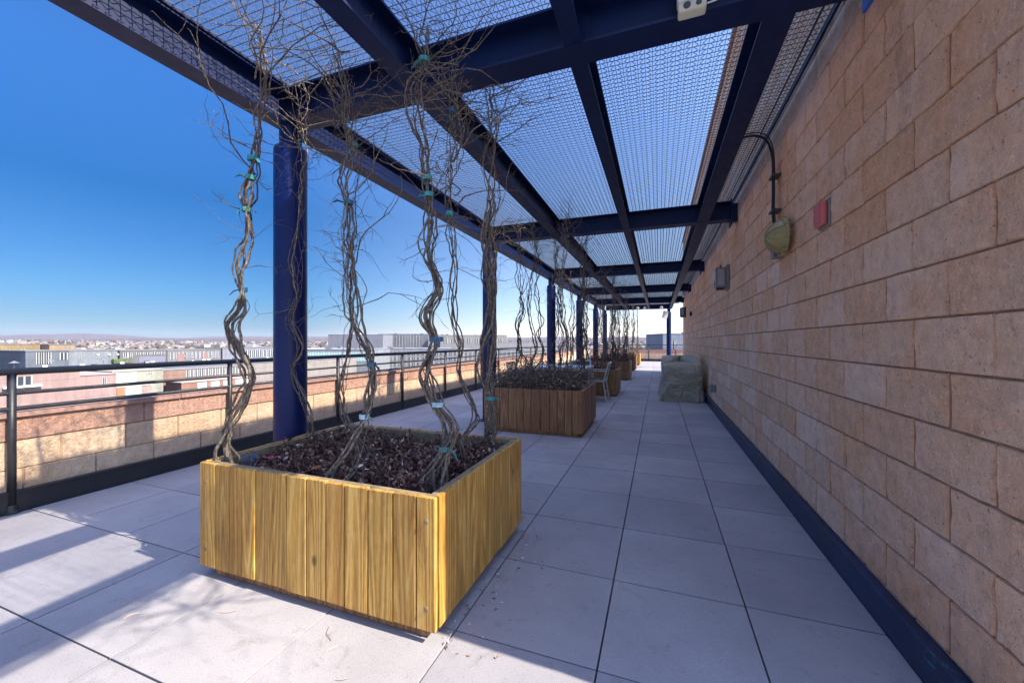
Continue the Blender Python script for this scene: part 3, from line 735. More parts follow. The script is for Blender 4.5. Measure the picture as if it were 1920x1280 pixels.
# ------------------------------------------------------------------ covered grill
def grill_cover():
    mb=MB(); x0,x1,y0,y1=0.02,0.885,8.85,10.7
    NU=150; NV=46
    cx=(x0+x1)/2; cy=(y0+y1)/2; hx=(x1-x0)/2; hy=(y1-y0)/2
    i0=len(mb.v)
    def pt(u,v):
        a=2*PI*u; c,s=math.cos(a),math.sin(a); p=0.2
        ex=math.copysign(abs(c)**p,c); ey=math.copysign(abs(s)**p,s)
        # height of the top differs along y: low shelf in front then mounded hood
        yy=ey
        ztop=0.79+0.13*min(1,max(0,(yy+0.75)/0.45))
        if v<=0.72:
            t=v/0.72; z=t*ztop*0.97; sc=1.0-0.045*t+0.03*math.sin(t*3.1)
            if t>0.93: sc-=0.03*((t-0.93)/0.07)
        else:
            t=(v-0.72)/0.28; z=ztop*(0.97+0.04*math.sin(t*PI/2)); sc=(0.925)*(1-t)
        x=cx+hx*ex*sc; y=cy+hy*ey*sc
        q=Vector((x*2.6,y*2.6,z*2.6)); 
        cr=lambda vv: 1-min(1,abs(noise.noise(vv))*5)
        w=noise.noise(q*0.7)*0.045+0.034*cr(Vector((x*1.2+z*1.1,y*0.9+2,z*1.0-x*0.9)))**2+0.020*cr(Vector((x*2.2-z*1.6,y*1.4,z*1.8+x*1.2+7)))**2+0.010*cr(q*1.2+Vector((0,3,9)))**2-0.02-0.05*max(0,math.sin(z*3.3-x*2.2-0.4))*(1 if v<0.72 else 0)+0.05*max(0,0.25-z)
        fold=0.018*math.sin(a*17+4*noise.noise(q))*max(0,1-z/0.5)
        w=w*(1 if v<0.72 else 0.35)
        n=Vector((c*abs(c)**0.3,s*abs(s)**0.3,0.25 if v>0.65 else 0)); 
        if n.length>0: n.normalize()
        P=Vector((x,y,max(0.004,z)))+n*(w+fold)
        if v>0.72: P.z+=0.02*noise.noise(q*2)
        if v<0.03: P.z=0.004
        P.x=min(P.x,0.90)
        return P
    for b in range(NV+1):
        for a in range(NU): mb.v.append(tuple(pt(a/NU,b/NV*0.9999)))
    for b in range(NV):
        for a in range(NU):
            k=b*NU+a; k2=b*NU+(a+1)%NU; mb.f.append((k,k2,k2+NU,k+NU)); mb.r.append(0.5)
    o=mb.build('covered_grill',M_TARP,smooth=True)
    m=o.modifiers.new('sub','SUBSURF'); m.levels=1; m.render_levels=1
    tag(o,'long grill under a crumpled olive tarpaulin against the block wall','covered grill')
grill_cover()

# ------------------------------------------------------------------ furniture
def table():
    e=empty('dining_table',(-1.75,8.1,0)); tag(e,'pale metal table with blue grey top behind the second planter','table')
    mb=MB(); mb.box(-2.42,-1.32,7.62,8.55,0.712,0.735)
    P_(mb,'tabletop',M_TOP,e,bevel=0.003)
    mb=MB()
    for a,b in (((-2.435,7.605),(-1.305,7.605)),((-2.435,8.565),(-1.305,8.565)),((-2.435,7.605),(-2.435,8.565)),((-1.305,7.605),(-1.305,8.565))):
        mb.bar((a[0],a[1],0.71),(b[0],b[1],0.71),0.028,0.056)
    P_(mb,'frame',M_ALU,e,bevel=0.003)
    for x in (-2.42,-1.32):
        for y in (7.62,8.55):
            mb=MB(); mb.bar((x,y,0),(x,y,0.69),0.045,0.045); P_(mb,'leg',M_ALU,e,bevel=0.003)
table()
def chair(label,loc,rz):
    """seat faces local +X, backrest at local -X"""
    e=empty('patio_chair',loc,rz); tag(e,label,'chair','pale metal slatted chairs round the table')
    def B(mb,n,m): return mb.build(n,m,e,bevel=0.003)
    mb=MB()
    for k in range(7): mb.box(-0.20+k*0.062,-0.148+k*0.062,-0.22,0.22,0.425,0.443)
    B(mb,'seat',M_SLAT)
    mb=MB(); mb.bar((-0.22,-0.24,0.425),(0.24,-0.24,0.425),0.026,0.03); mb.bar((-0.22,0.24,0.425),(0.24,0.24,0.425),0.026,0.03); mb.bar((0.235,-0.24,0.425),(0.235,0.24,0.425),0.026,0.03); mb.bar((-0.215,-0.24,0.425),(-0.215,0.24,0.425),0.026,0.03)
    B(mb,'seat_frame',M_ALU)
    mb=MB()
    for s in (-0.24,0.24): mb.bar((-0.21,s,0.43),(-0.30,s,0.80),0.026,0.03)
    mb.bar((-0.302,-0.24,0.80),(-0.302,0.24,0.80),0.026,0.03)
    B(mb,'back_frame',M_ALU)
    mb=MB()
    for k in range(7):
        z=0.50+k*0.042; x=-0.21-0.09*(z-0.43)/0.37; mb.box(x-0.006,x+0.006,-0.225,0.225,z,z+0.03)
    B(mb,'backrest',M_SLAT)
    for sx,dx in ((-0.20,-0.06),(0.20,0.03)):
        for s in (-0.24,0.24):
            mb=MB(); mb.bar((sx,s,0.41),(sx+dx,s,0.0),0.028,0.028); B(mb,'leg',M_ALU)
    for s in (-0.255,0.255):
        mb=MB(); mb.bar((-0.25,s,0.635),(0.20,s,0.635),0.04,0.018); mb.bar((0.19,s,0.425),(0.19,s,0.63),0.024,0.024); B(mb,'armrest',M_ALU)
    mb=MB(); mb.bar((-0.23,-0.24,0.2),(-0.23,0.24,0.2),0.02,0.02); B(mb,'stretcher',M_ALU)
    return e
c1=chair('pale metal chair standing side on at the walkway end of the table',(-1.27,8.6,0),PI)
c2=copy_tree(c1); c2.location=(-1.72,8.98,0); c2.rotation_euler=(0,0,-PI/2); c2['label']='pale metal chair with blue slatted back behind the table, seen from the front'
c3=copy_tree(c1); c3.location=(-2.7,8.0,0); c3.rotation_euler=(0,0,0); c3['label']='pale metal chair at the far left end of the table, half hidden by shrubs'

# ------------------------------------------------------------------ wall fixtures
e=empty('alarm_bell',(WX,3.60,2.06)); tag(e,'round olive domed bell mounted on the block wall below two black cables','bell')
mb=MB()
prof=[(0.125,0.0),(0.125,0.018),(0.120,0.04),(0.108,0.068),(0.087,0.096),(0.058,0.116),(0.025,0.126),(0.004,0.128)]
mb.lathe(prof,(WX-0.035,3.60,2.06),axis=(-1,0,0),n=32); P_(mb,'dome',M_OLIVEP,e,smooth=True)
mb=MB(); mb.lathe([(0.136,0),(0.140,0.010),(0.136,0.022),(0.127,0.026)],(WX-0.032,3.60,2.06),axis=(-1,0,0),n=32)
for k in range(8):
    a=k*PI/4+0.2; mb.lathe([(0.013,0),(0.013,0.03),(0.007,0.038)],(WX-0.035,3.60+0.137*math.cos(a),2.06+0.137*math.sin(a)),axis=(-1,0,0),n=8)
P_(mb,'flange',M_OLIVEP,e,bevel=0.002)
mb=MB()
for k in range(4):
    a=k*PI/4+0.3
    pts=[(WX-0.035-h-0.003,3.60+s*(rr+0.003)*math.cos(a),2.06+s*(rr+0.003)*math.sin(a)) for s in (1,) for rr,h in prof]+[(WX-0.035-h-0.003,3.60-(rr+0.003)*math.cos(a),2.06-(rr+0.003)*math.sin(a)) for rr,h in prof[::-1]]
    mb.tube(pts,0.0035,5)
P_(mb,'cage_rib',M_OLIVEP,e,smooth=True)
mb=MB(); mb.box(WX-0.075,WX-0.008,3.75,3.84,1.93,2.04); P_(mb,'junction_box',M_GREYM,e,bevel=0.004)
cab=empty('cable_bundle',(WX-0.04,3.86,2.1)); tag(cab,'black cables curving from the pergola joist down the wall to the domed bell','cable')
for k,(dy,rr) in enumerate(((0.0,0.0075),(0.026,0.008),(-0.022,0.005),(0.045,0.0055))):
    mb=MB()
    pts=catmull([(WX-0.04,3.76+dy*0.5,2.05),(WX-0.05,3.84+dy,2.3),(WX-0.045,3.86+dy,2.55),(WX-0.05,3.86+dy,2.76+k*0.02),(WX-0.09,3.86+dy,2.93+k*0.01),(WX-0.18,3.88+dy,3.005+k*0.006),(WX-0.30,3.92+dy,3.01+k*0.004),(0.56,3.98+dy,2.98)],6)
    mb.tube(pts,rr,8); P_(mb,'cable',M_BLACK,cab,smooth=True)
for z in (2.33,2.62):
    mb=MB(); mb.box(WX-0.066,WX-0.002,3.82,3.935,z,z+0.018); P_(mb,'clamp',M_DGREY,cab)

e=empty('fire_alarm',(WX,2.92,2.02)); tag(e,'square red fire alarm box on the block wall','fire alarm')
mb=MB(); mb.box(WX-0.014,WX-0.003,2.82,2.985,1.935,2.095); P_(mb,'back_plate',M_GREYM,e,bevel=0.006)
mb=MB(); mb.box(WX-0.045,WX-0.0145,2.835,2.965,1.945,2.085); P_(mb,'housing',M_RED,e,bevel=0.01)
mb=MB(); mb.box(WX-0.050,WX-0.0455,2.85,2.95,1.965,2.065); P_(mb,'lens_panel',M_RED,e,bevel=0.003)

def floodlight(y,z,s,label,mat):
    e=empty('wall_light',(WX,y,z)); tag(e,label,'wall light')
    mb=MB(); mb.box(WX-0.035*s,WX-0.002,y-0.10*s,y+0.10*s,z-0.15*s,z+0.15*s); P_(mb,'mounting_plate',mat,e,bevel=0.006)
    mb=MB(); mb.box(WX-0.15*s,WX-0.036*s,y-0.085*s,y+0.085*s,z-0.125*s,z+0.125*s)
    for k in range(6): mb.box(WX-0.152*s,WX-0.04*s,y+0.0855*s,y+0.10*s,z-0.11*s+k*0.04*s,z-0.10*s+k*0.04*s)
    P_(mb,'housing',mat,e,bevel=0.008)
    mb=MB(); mb.box(WX-0.158*s,WX-0.1505*s,y-0.07*s,y+0.07*s,z-0.105*s,z+0.105*s); mb.box(WX-0.13*s,WX-0.06*s,y-0.091*s,y-0.0855*s,z-0.1*s,z+0.1*s); P_(mb,'lens',M_LGLASS,e,bevel=0.003)
    mb=MB(); mb.lathe([(0.012,0),(0.012,0.05)],(WX-0.09*s,y,z+0.12*s),n=8); mb.box(WX-0.14*s,WX-0.05*s,y-0.02,y+0.02,z-0.15*s,z-0.1255*s); P_(mb,'bracket',M_DGREY,e)
floodlight(6.45,2.17,1.15,'grey boxed floodlight on the block wall beyond the domed bell',M_GREYM)
floodlight(15.9,2.33,1.3,'dark boxed light on the block wall close to its far corner',M_DGREY)
e=empty('wall_sensor',(WX,13.1,2.1)); tag(e,'small black and white sensor on the far part of the block wall','sensor')
mb=MB(); mb.box(WX-0.07,WX-0.003,13.0,13.14,2.02,2.14); P_(mb,'body',M_BLACK,e,bevel=0.01)
mb=MB(); mb.lathe([(0.045,0),(0.045,0.05),(0.02,0.07)],(WX-0.08,13.07,2.145),n=14); mb.lathe([(0.03,0),(0.03,0.06)],(WX-0.08,13.07,1.955),n=14); P_(mb,'eye',M_WHITE,e)
e=empty('outlet_box',(WX,7.8,0.43)); tag(e,'small grey electrical outlet box low on the wall beside the covered grill','outlet')
mb=MB(); mb.box(WX-0.09,WX-0.003,7.70,7.86,0.36,0.49); P_(mb,'housing',M_GREYM,e,bevel=0.008)
mb=MB(); mb.box(WX-0.10,WX-0.0905,7.72,7.84,0.38,0.47); P_(mb,'cover',M_ALU,e,bevel=0.004)

# emergency box on the first cross beam
bx0,by0=0.085,2.055
e=empty('emergency_light',(bx0,by0,2.83)); tag(e,'off white box with dark red round lens on the first cross beam','beam light')
mb=MB(); mb.box(bx0-0.002,bx0+0.128,by0-0.05,by0+0.02,2.835,3.02); P_(mb,'housing',M_WHITE,e,bevel=0.012)
mb=MB(); mb.box(bx0+0.002,bx0+0.124,by0-0.046,by0+0.018,2.79,2.834); P_(mb,'lower_cap',M_BEIGEP,e,bevel=0.01)
mb=MB(); mb.lathe([(0.048,0),(0.048,0.006),(0.04,0.008)],(bx0+0.063,by0-0.0505,2.955),axis=(0,-1,0),n=24); P_(mb,'bezel',M_WHITE,e,smooth=True)
mb=MB(); mb.lathe([(0.037,0),(0.03,0.014),(0.012,0.02)],(bx0+0.063,by0-0.056,2.955),axis=(0,-1,0),n=24); P_(mb,'lens',M_LENS,e,smooth=True)
mb=MB()
for sx in (0.015,0.111): mb.lathe([(0.004,0),(0.004,0.004)],(bx0+sx,by0-0.050,2.86),axis=(0,-1,0),n=8)
mb.lathe([(0.016,0),(0.016,0.004)],(bx0+0.04,by0-0.0465,2.812),axis=(0,-1,0),n=14); mb.lathe([(0.012,0),(0.012,0.006)],(bx0+0.09,by0-0.0465,2.812),axis=(0,-1,0),n=14)
P_(mb,'screw',M_DGREY,e)
mb=MB(); mb.tube(catmull([(0.20,2.05,2.828),(0.26,2.05,2.835),(0.33,2.05,2.86),(0.42,2.05,2.92),(0.50,2.06,3.0)],6),0.004,6)
tag(mb.build('thin_cable',M_WHITE,smooth=True),'thin white cable looping along the first cross beam beside the white box','cable')

# things at the far end of the pergola
e=empty('loudspeaker',(0.36,20.2,2.5)); tag(e,'tilted white loudspeaker on the far right column','speaker')
mb=MB(); Mx=Matrix.Translation((0.30,20.15,2.52))@Matrix.Rotation(math.radians(12),4,'Y')@Matrix.Rotation(math.radians(20),4,'Z')
mb.box(-0.10,0.10,-0.08,0.08,-0.17,0.17,0.5,Mx); P_(mb,'cabinet',M_WHITE,e,bevel=0.012)
mb=MB(); mb.bar((0.36,20.2,2.55),(0.44,20.25,2.6),0.03,0.03); P_(mb,'bracket',M_GREYM,e)
for k,x in enumerate((-0.95,-0.62,0.12)):
    e=empty('flood_lamp',(x,20.15,2.86)); tag(e,['white round lamp on the far end beam, left of the pair','white round lamp on the far end beam, right of the pair','white round lamp on the far end beam nearest the right column'][k],'lamp','round lamps on the far end beam')
    mb=MB(); mb.lathe([(0.02,0),(0.05,0.03),(0.075,0.08),(0.078,0.10)],(x,20.14,2.90),axis=(0.1,-0.8,-0.5),n=18); P_(mb,'lamp_head',M_WHITE,e,smooth=True)
    mb=MB(); mb.tube([(x,20.2,2.93),(x,20.13,2.91)],0.02,8); P_(mb,'arm',M_GREYM,e)

# ------------------------------------------------------------------ city
GZ=-22.0
def bldg(label,cat,x,y,w,d,z1,col,rz=0,wins=None,roofcol=(0.3,0.3,0.3),z0=GZ,parts=None,name='city_building'):
    """facade faces local +X side, centred at (x,y); w along local Y, d going back (-X)"""
    e=empty(name,(x,y,z0),rz); tag(e,label,cat)
    H=z1-z0
    ft=NT('facade'); fv=ft.coords((1,1,0.25)); fc=tuple((q*0.68+0.32*sum(col)/3)*0.5 for q in col)
    fcol=ft.mix(1.0,fc,ft.ramp(ft.noise(fv,0.8,6,0.75),[(0.3,0.7),(0.7,1.2)]),'MULTIPLY')
    bz=ft.math('FRACT',ft.math('MULTIPLY',(lambda sp:(ft.l(ft.coords(),sp.inputs[0]),sp.outputs['Z'])[1])(ft.N.new('ShaderNodeSeparateXYZ')),0.62))
    fcol=ft.mix(ft.math('MULTIPLY',ft.math('LESS_THAN',bz,0.07),0.35),fcol,tuple(q*0.2 for q in col)); ft.base(fcol); ft.rough(0.85); wm=ft.m
    mb=MB(); mb.box(-d,0,-w/2,w/2,0,H-0.15); mb.build('wall',wm,e)
    mb=MB(); mb.box(-d-0.1,0.12,-w/2-0.12,w/2+0.12,H-0.149,H); mb.build('roof',plain('roofing',tuple(q*0.6 for q in roofcol),0.9),e)
    for (y0,y1,za,zb,nn,rows,gm,ratio) in (wins or []):
        # grid of windows between y0..y1 (local fractions), heights measured down from the roof
        cw=(y1-y0)/nn; ch=(zb-za)/rows
        mbf=MB(); ww=cw*ratio; hh=ch*(0.66 if rows>1 else 1.0)
        mbf.box(0.02,0.07,-ww/2,ww/2,-hh/2,hh/2)
        first=None
        for a in range(nn):
            for b in range(rows):
                py=-w/2+w*0+y0+cw*(a+0.5); pz=H-(za+ch*(b+0.5))
                if first is None:
                    first=mbf.build('window',gm,e); o=first
                    mf=MB(); t=0.1*ww
                    mf.box(0.0,0.10,-ww/2-t,-ww/2,-hh/2,hh/2); mf.box(0.0,0.10,ww/2,ww/2+t,-hh/2,hh/2); mf.box(0.0,0.10,-t/2,t/2,-hh/2,hh/2)
                    fr=mf.build('frame',M_WHITE,o); ff=fr
                else:
                    o=first.copy(); COL.objects.link(o); o.parent=e
                    ff=fr.copy(); COL.objects.link(ff); ff.parent=o
                o.location=(0,py,pz)
    if w>14 and z1>-6.5:
        for q in range(int(w/7)):
            uy=R.uniform(-w/2+1,w/2-1); ux=-R.uniform(1.5,max(2,d-2)); us=R.uniform(0.5,1.4)
            mb=MB(); mb.box(ux-us,ux+us,uy-us,uy+us,H+0.001,H+R.uniform(0.3,0.9)); mb.build('roof_unit',M_GREYM,e)
    for (n_,mt,bxs) in (parts or []):
        for bb in bxs:
            mb=MB(); mb.box(*bb); mb.build(n_,mt,e)
    return e
def cy(a,b): return ((a+b)/2,b-a)
# left cluster, facades parallel to the deck
def LBD(label,X,Y,z1,col,depth=12,**k):
    c,wd=cy(*Y); return bldg(label,'building',X,c,wd,depth,z1,col,**k)
M_DOOR=plain('dark_curtain_glass',(0.05,0.05,0.055),0.3)
M_PLANT=plain('roof_garden_green',(0.09,0.12,0.04),0.9,0,0.5,2)
LBD('wide ochre building at the left edge, farthest of the near blocks',-185,(30,66.2),0.49,(0.52,0.33,0.11),wins=[(22,34,1.5,3.0,4,1,M_DOOR,0.2)])
LBD('pale orange building right of the ochre one',-180,(66.4,72.4),0.32,(0.62,0.38,0.18),wins=[(3.6,5.4,0.5,2.0,3,1,M_DOOR,0.25)])
LBD('slate penthouse with tall dark curtained glazing',-122,(41.6,48.0),-0.63,(0.20,0.24,0.30),wins=[(1.5,3.6,0.4,2.9,3,1,M_DOOR,0.9),(5.0,6.1,0.6,2.1,1,1,M_GLASS,0.9)])
LBD('dusty blue penthouse with round wall lamps and a green roof garden',-122.5,(48.1,56.6),-0.76,(0.33,0.38,0.43),wins=[(1.6,2.2,1.2,2.0,1,1,M_GLASS,0.5),(4.6,5.1,1.2,2.0,1,1,M_GLASS,0.5)],
    parts=[('planting',M_PLANT,[(0.3,1.2,3.0,6.2,GZ*-1-0.76-3.2+0.0,GZ*-1-0.76-2.2)]),('wall_lamp',M_WHITE,[(0.0,0.25,yy-0.2,yy+0.2,20.0,20.35) for yy in (0.6,2.6,4.2,6.6)])])
LBD('grey penthouse with strip windows above a purple panel',-122,(56.8,66.5),-0.87,(0.26,0.25,0.27),wins=[(0.6,2.4,0.6,1.9,2,1,M_GLASS,0.7),(3.2,9.2,0.6,1.2,8,1,M_GLASS,0.85)],parts=[('panel',plain('purple_panel',(0.16,0.155,0.21),0.8),[(0.02,0.12,-1.2,4.4,17.9,19.4)])])
LBD('low penthouse with red panels and sliding doors',-122.3,(66.8,80.5),-0.97,(0.33,0.31,0.31),wins=[(0.5,13.2,0.7,2.6,12,1,M_GLASS,0.6)],parts=[('panel',plain('red_panel',(0.24,0.14,0.13),0.8),[(0.02,0.12,-4.6,-2.6,17.8,20.0),(0.02,0.12,2.0,3.2,17.8,20.0)])])
LBD('lilac grey penthouse with glazed terrace doors left of the first column',-122,(80.8,108.5),-0.67,(0.36,0.38,0.50),wins=[(5,26,0.9,3.0,16,1,M_GLASS,0.75)])
# terrace podium under the penthouses
M_TROOF=plain('membrane_roof',(0.20,0.24,0.32),0.7,0,0.15,0.5)
e=LBD('long podium with blue grey terrace roof below the penthouses',-100,(14,112),-4.35,(0.5,0.42,0.38),depth=24,roofcol=(0.24,0.28,0.37))
mb=MB(); 
for k in range(90): mb.box(-0.25,-0.20,-20+k*0.75,-19.95+k*0.75,-4.35-GZ,-4.35-GZ+1.0)
mb.box(-0.26,-0.19,-20,47.5,-4.35-GZ+1.0,-4.35-GZ+1.07); mb.box(-0.24,-0.21,-20,47.5,-4.35-GZ+0.5,-4.35-GZ+0.55)
mb.build('balustrade',M_WHITE,e)
for k in range(26):   # terrace furniture
    yy=R.uniform(30,105); kx=R.choice((0,1,2)); s=R.uniform(0.5,1.1)
    e=empty('terrace_lounger' if kx else 'terrace_parasol',(-108-R.random()*8,yy,-4.35)); 
    mb=MB()
    if kx:
        mb.box(-s,s,-0.35,0.35,0.25,0.4); mb.bar((-s,0,0.35),(-s*1.4,0,0.95),0.7,0.08); 
        for q in (-0.8,0.8): mb.bar((q*s,-0.3,0.25),(q*s,-0.3,0),0.05,0.05); mb.bar((q*s,0.3,0.25),(q*s,0.3,0),0.05,0.05)
        tag(e,'white lounger on the far terrace below the penthouses','lounger','white furniture on the far penthouse terrace'); mb.build('frame',M_WHITE,e)
    else:
        mb.tube([(0,0,0),(0,0,2.0)],0.04,6); mb.build('pole',M_GREYM,e); mb=MB(); mb.lathe([(0.75,0),(0.4,0.2),(0.05,0.4)],(0,0,1.7),n=8); mb.build('canopy',M_GREYM,e)
        tag(e,'small grey parasol on the far terrace below the penthouses','parasol','grey parasols on the far penthouse terrace')
LBD('pink gabled side wall with small white barred window',-80,(0,32.6),-2.96,(0.62,0.36,0.32),wins=[(26.4,27.9,0.5,1.7,1,1,M_GLASS,0.8)],parts=[('window_ledge',M_WHITE,[(0,0.5,8.9,12.4,17.1,17.35)])],roofcol=(0.5,0.4,0.38))
LBD('pink block with one narrow dark window',-84,(33.0,38.6),-3.93,(0.66,0.38,0.35),wins=[(3.9,4.3,0.7,1.9,1,1,M_GLASS,0.9)],roofcol=(0.6,0.45,0.42))
LBD('cream stepped block with small vents right of the pink block',-88,(40.0,47.4),-3.91,(0.56,0.55,0.42),wins=[(4.9,5.7,0.5,0.8,1,1,M_GREYM,0.8)],roofcol=(0.5,0.48,0.4),parts=[('panel',plain('sage_panel',(0.40,0.43,0.38),0.8),[(0.02,0.1,-3.4,-0.4,16.0,17.8)])])
LBD('pink block with orange panel and tall teal windows',-85,(39.0,43.9),-6.35,(0.62,0.38,0.34),depth=2.5,wins=[(1.3,3.5,0.2,1.8,4,1,M_TEAL,0.8)],roofcol=(0.6,0.55,0.5),parts=[('panel',plain('orange_panel',(0.36,0.15,0.07),0.8),[(0.02,0.1,-2.3,-1.4,13.6,15.5)])])
LBD('brick red block with ribbon of dark windows under a grey roof',-96,(51.1,68.5),-4.6,(0.50,0.25,0.17),wins=[(4.8,17.0,0.35,1.9,16,1,M_GLASS,0.8)],roofcol=(0.36,0.36,0.37))
LBD('low orange and white block with square bay windows',-90,(51.6,67.5),-6.99,(0.60,0.24,0.14),wins=[(2.5,15.5,0.4,2.6,5,1,M_WHITE,0.55)],roofcol=(0.62,0.5,0.45),depth=5)
LBD('cream block with paired white framed windows left of the first column',-104,(70.5,97),-5.4,(0.58,0.52,0.36),wins=[(2,25,0.6,8.0,9,3,M_GLASS,0.4)],roofcol=(0.45,0.44,0.4),depth=10)
LBD('pale sloping roofed low wing in front of the brick block',-80,(39.5,56),-8.1,(0.62,0.50,0.44),depth=4,roofcol=(0.66,0.55,0.5))
# central cluster, facing the camera side
YAW=math.radians(20.3)-PI/2
def CBD(label,cx_,cy_,w,z1,col,depth=25,**k):
    return bldg(label,'building',cx_,cy_,w,depth,z1,col,rz=YAW,**k)
CBD('windowless lilac grey box building right of the first column',-215.4,240.2,41.6,6.51,(0.40,0.41,0.52),roofcol=(0.4,0.4,0.5),parts=[('plant_room',plain('plant_room_wall',(0.38,0.39,0.50),0.8),[(-12,-4,-14,2,28.5,30.2)])])
CBD('glass fronted office block with small square panes in the centre',-198.3,278.5,39.1,7.48,(0.34,0.37,0.46),wins=[(1,34,1.2,10.8,14,5,M_GLASS,0.75)],roofcol=(0.3,0.33,0.4))
CBD('long beige hall with tall grey bays behind the second column',-142.5,283.1,62.4,6.34,(0.66,0.62,0.55),wins=[(4,60,2.6,6.6,9,1,M_GREYM,0.55)],roofcol=(0.6,0.57,0.52))
CBD('blue glass low block below the lilac box building',-132.8,138.5,29.6,-2.31,(0.42,0.47,0.52),wins=[(0.5,29,0.8,5.6,12,2,M_TEAL,0.8)],roofcol=(0.33,0.36,0.42))
CBD('pale grey block with rows of windows in the centre below the horizon',-114.9,170.7,43.1,-2.25,(0.50,0.49,0.52),wins=[(0.5,42.5,1.2,12,18,4,M_GLASS,0.6)],roofcol=(0.42,0.42,0.48))
CBD('white apartment block with many small dark windows beyond the second planter',-90.2,195.9,47.8,-3.1,(0.60,0.58,0.58),wins=[(0.5,47,1.0,12,20,4,M_GLASS,0.55)],roofcol=(0.36,0.37,0.42))
CBD('low long white shed right of the beige hall',-90.1,265.2,36,0.87,(0.66,0.63,0.6),roofcol=(0.6,0.58,0.6))
CBD('pale blue block at the far end of the deck behind the right column',10.5,174.5,18.8,4.48,(0.36,0.44,0.60),wins=[(2.4,5.0,3.2,6.2,1,1,M_GLASS,0.8)],roofcol=(0.5,0.55,0.62),depth=20)
LBD('grey roofed warehouse standing low to the left of the lilac box',-150,(110,165),-2.2,(0.45,0.43,0.44),roofcol=(0.5,0.5,0.54),depth=40,wins=[(3,50,0.8,3.4,14,1,M_GLASS,0.6)])

# ground, hills and far town
def terrain_z(x,y):
    d=math.hypot(x,y)
    t=max(0,min(1,(d-420)/2400)); 
    return GZ-0.5+ (25.0*t*t*(3-2*t))*(0.75+0.35*noise.noise(Vector((x/900,y/900,0.3)))) - (4 if d<100 else 0)*0
mb=MB(); NA=180; rings=[0,60,150,300,420,560,720,900,1150,1450,1800,2200,2700,3300,4200,6000,9000]
for r_ in rings:
    for a in range(NA):
        an=2*PI*a/NA; x=r_*math.sin(an); y=r_*math.cos(an); mb.v.append((x,y,terrain_z(x,y) if r_<3000 else terrain_z(x/r_*2900,y/r_*2900)-min(14,(r_-3000)*0.006)))
for i in range(len(rings)-1):
    for a in range(NA):
        k=i*NA+a; k2=i*NA+(a+1)%NA; mb.f.append((k,k+NA,k2+NA,k2)); mb.r.append(0.5)
t=NT('city_ground'); v=t.coords(); n=t.noise(v,0.012,6,0.7)
t.base(t.ramp(n,[(0.35,(0.09,0.08,0.075)),(0.5,(0.16,0.14,0.13)),(0.65,(0.10,0.085,0.07))])); t.rough(0.95)
tag(mb.build('ground',t.m,smooth=True),kind='structure')
def hills(r0,h,seed,label):
    mb=MB(); N=420
    for a in range(N):
        an=math.radians(-95+150*a/(N-1)); s=math.sin(an); c=math.cos(an)
        f=0.55+0.5*noise.noise(Vector((an*2.6,seed,0)))+0.22*noise.noise(Vector((an*9,seed,2)))+0.05*noise.noise(Vector((an*60,seed,3)))
        z=max(2,h*max(0.28,f))
        mb.v.append((s*r0,c*r0,-20)); mb.v.append((s*(r0+350),c*(r0+350),z*0.75)); mb.v.append((s*(r0+650),c*(r0+650),z)); mb.v.append((s*(r0+1500),c*(r0+1500),-10))
    for a in range(N-1):
        for j in range(3):
            k=a*4+j; mb.f.append((k,k+1,k+5,k+4)); mb.r.append(0.5)
    t=NT('wooded_hill'); v=t.coords(); n=t.noise(v,0.03,5,0.75)
    t.base(t.ramp(n,[(0.35,(0.060,0.045,0.05)),(0.6,(0.12,0.095,0.095))])); t.rough(1)
    tag(mb.build('hills',t.m,smooth=True),kind='structure')
hills(3300,42,1.3,'near'); hills(6200,135,4.1,'far')
# far town read as one mass
mb=MB()
for k in range(3800):
    an=math.radians(R.uniform(-80,20)); d=380*math.exp(R.random()*2.05)
    x=d*math.sin(an); y=d*math.cos(an)
    if d<470 and -60<math.degrees(an)<2: continue
    z=terrain_z(x,y); w=R.uniform(4,13); l=R.uniform(5,22); h=R.uniform(3,8)*(1.7 if R.random()<0.07 else 1)
    Mx=Matrix.Translation((x,y,z))@Matrix.Rotation(R.choice((0.3,-1.2,0.9))+R.gauss(0,0.15),4,'Z')
    c=R.random()
    mb.box(-w/2,w/2,-l/2,l/2,-2,h,c*0.6,Mx)
    # pitched or flat roof
    if R.random()<0.6:
        i=len(mb.v)
        for p in ((-w/2-.3,-l/2,h),(w/2+.3,-l/2,h),(w/2+.3,l/2,h),(-w/2-.3,l/2,h),(0,-l/2,h+w*0.28),(0,l/2,h+w*0.28)): mb.v.append(tuple(Mx@Vector(p)))
        for q in ((0,1,4),(2,3,5),(1,2,5,4),(3,0,4,5)): mb.f.append(tuple(i+j for j in q)); mb.r.append(0.62+0.38*R.random())
t=NT('town_walls'); r=t.rnd()
t.base(t.ramp(r,[(0.0,(0.42,0.38,0.34)),(0.2,(0.28,0.22,0.17)),(0.35,(0.22,0.13,0.10)),(0.5,(0.42,0.41,0.41)),(0.62,(0.09,0.09,0.10)),(0.8,(0.15,0.145,0.15)),(0.95,(0.34,0.33,0.33)),(1.0,(0.14,0.08,0.06))])); t.rough(0.85)
tag(mb.build('town',t.m),'far off town of small pale houses spread under the horizon','town',kind='stuff')
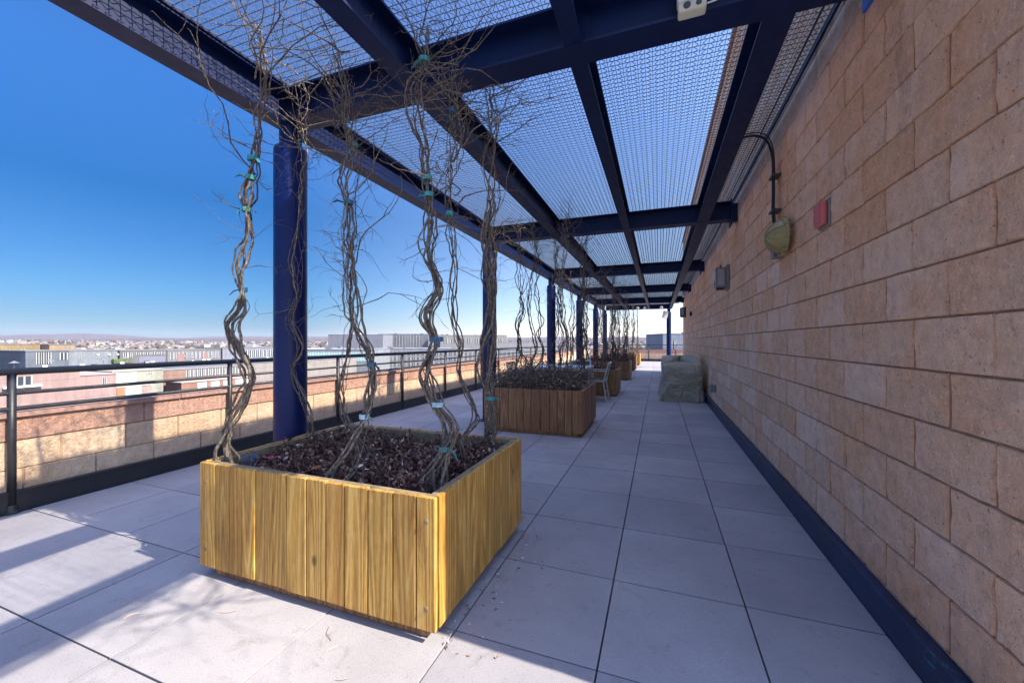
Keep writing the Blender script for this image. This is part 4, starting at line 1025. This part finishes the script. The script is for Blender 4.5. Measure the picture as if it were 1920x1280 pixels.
mb=MB()
for k in range(5200):
    an=math.radians(R.uniform(-82,22)); d=330*math.exp(R.random()*2.3)
    x=d*math.sin(an); y=d*math.cos(an)
    if d<430 and -60<math.degrees(an)<2: continue
    if noise.noise(Vector((x/160,y/160,9)))<-0.05 and R.random()<0.8: continue
    z=terrain_z(x,y) if d<2900 else terrain_z(x/d*2900,y/d*2900); h=R.uniform(5,12); w=h*R.uniform(0.35,0.6)
    i=len(mb.v); n=6
    for (hh,rr) in ((0,0.25),(0.35,1.0),(0.7,0.85),(1.0,0.2)):
        for j in range(n):
            a=2*PI*j/n; q=rr*w*R.uniform(0.7,1.25); mb.v.append((x+q*math.cos(a),y+q*math.sin(a),z+hh*h))
    c=R.random()
    for b in range(3):
        for j in range(n):
            p=i+b*n+j; p2=i+b*n+(j+1)%n; mb.f.append((p,p2,p2+n,p+n)); mb.r.append(c)
t=NT('bare_tree_mass'); t.base(t.ramp(t.rnd(),[(0.0,(0.045,0.035,0.032)),(0.6,(0.10,0.075,0.06)),(1.0,(0.05,0.06,0.03))])); t.rough(1)
tag(mb.build('far_woods',t.m),'bare brown woods and street trees scattered through the far town','woods',kind='stuff')
# radio mast
mb=MB(); mb.tube([(-1330,1120,0),(-1330,1120,62)],[1.0,0.5],5)
mb.tube([(-1330,1120,40),(-1330,1120,41)],[2.2,2.2],6)
tag(mb.build('radio_mast',M_GREYM),'thin radio mast on the horizon left of the first column','mast')
# moon is faint daylight disc: left out of the lights, built as a far pale body

# ------------------------------------------------------------------ air
mb=MB(); mb.box(-9800,9800,-9800,9800,-40,190)
hm=bpy.data.materials.new('air'); hm.use_nodes=True; ht=hm.node_tree; ht.nodes.clear()
ho=ht.nodes.new('ShaderNodeOutputMaterial'); hv=ht.nodes.new('ShaderNodeVolumePrincipled'); hv.inputs['Color'].default_value=(0.72,0.80,1.0,1); hv.inputs['Density'].default_value=0.00004
ht.links.new(hv.outputs[0],ho.inputs['Volume'])
tag(mb.build('haze',hm),kind='stuff')
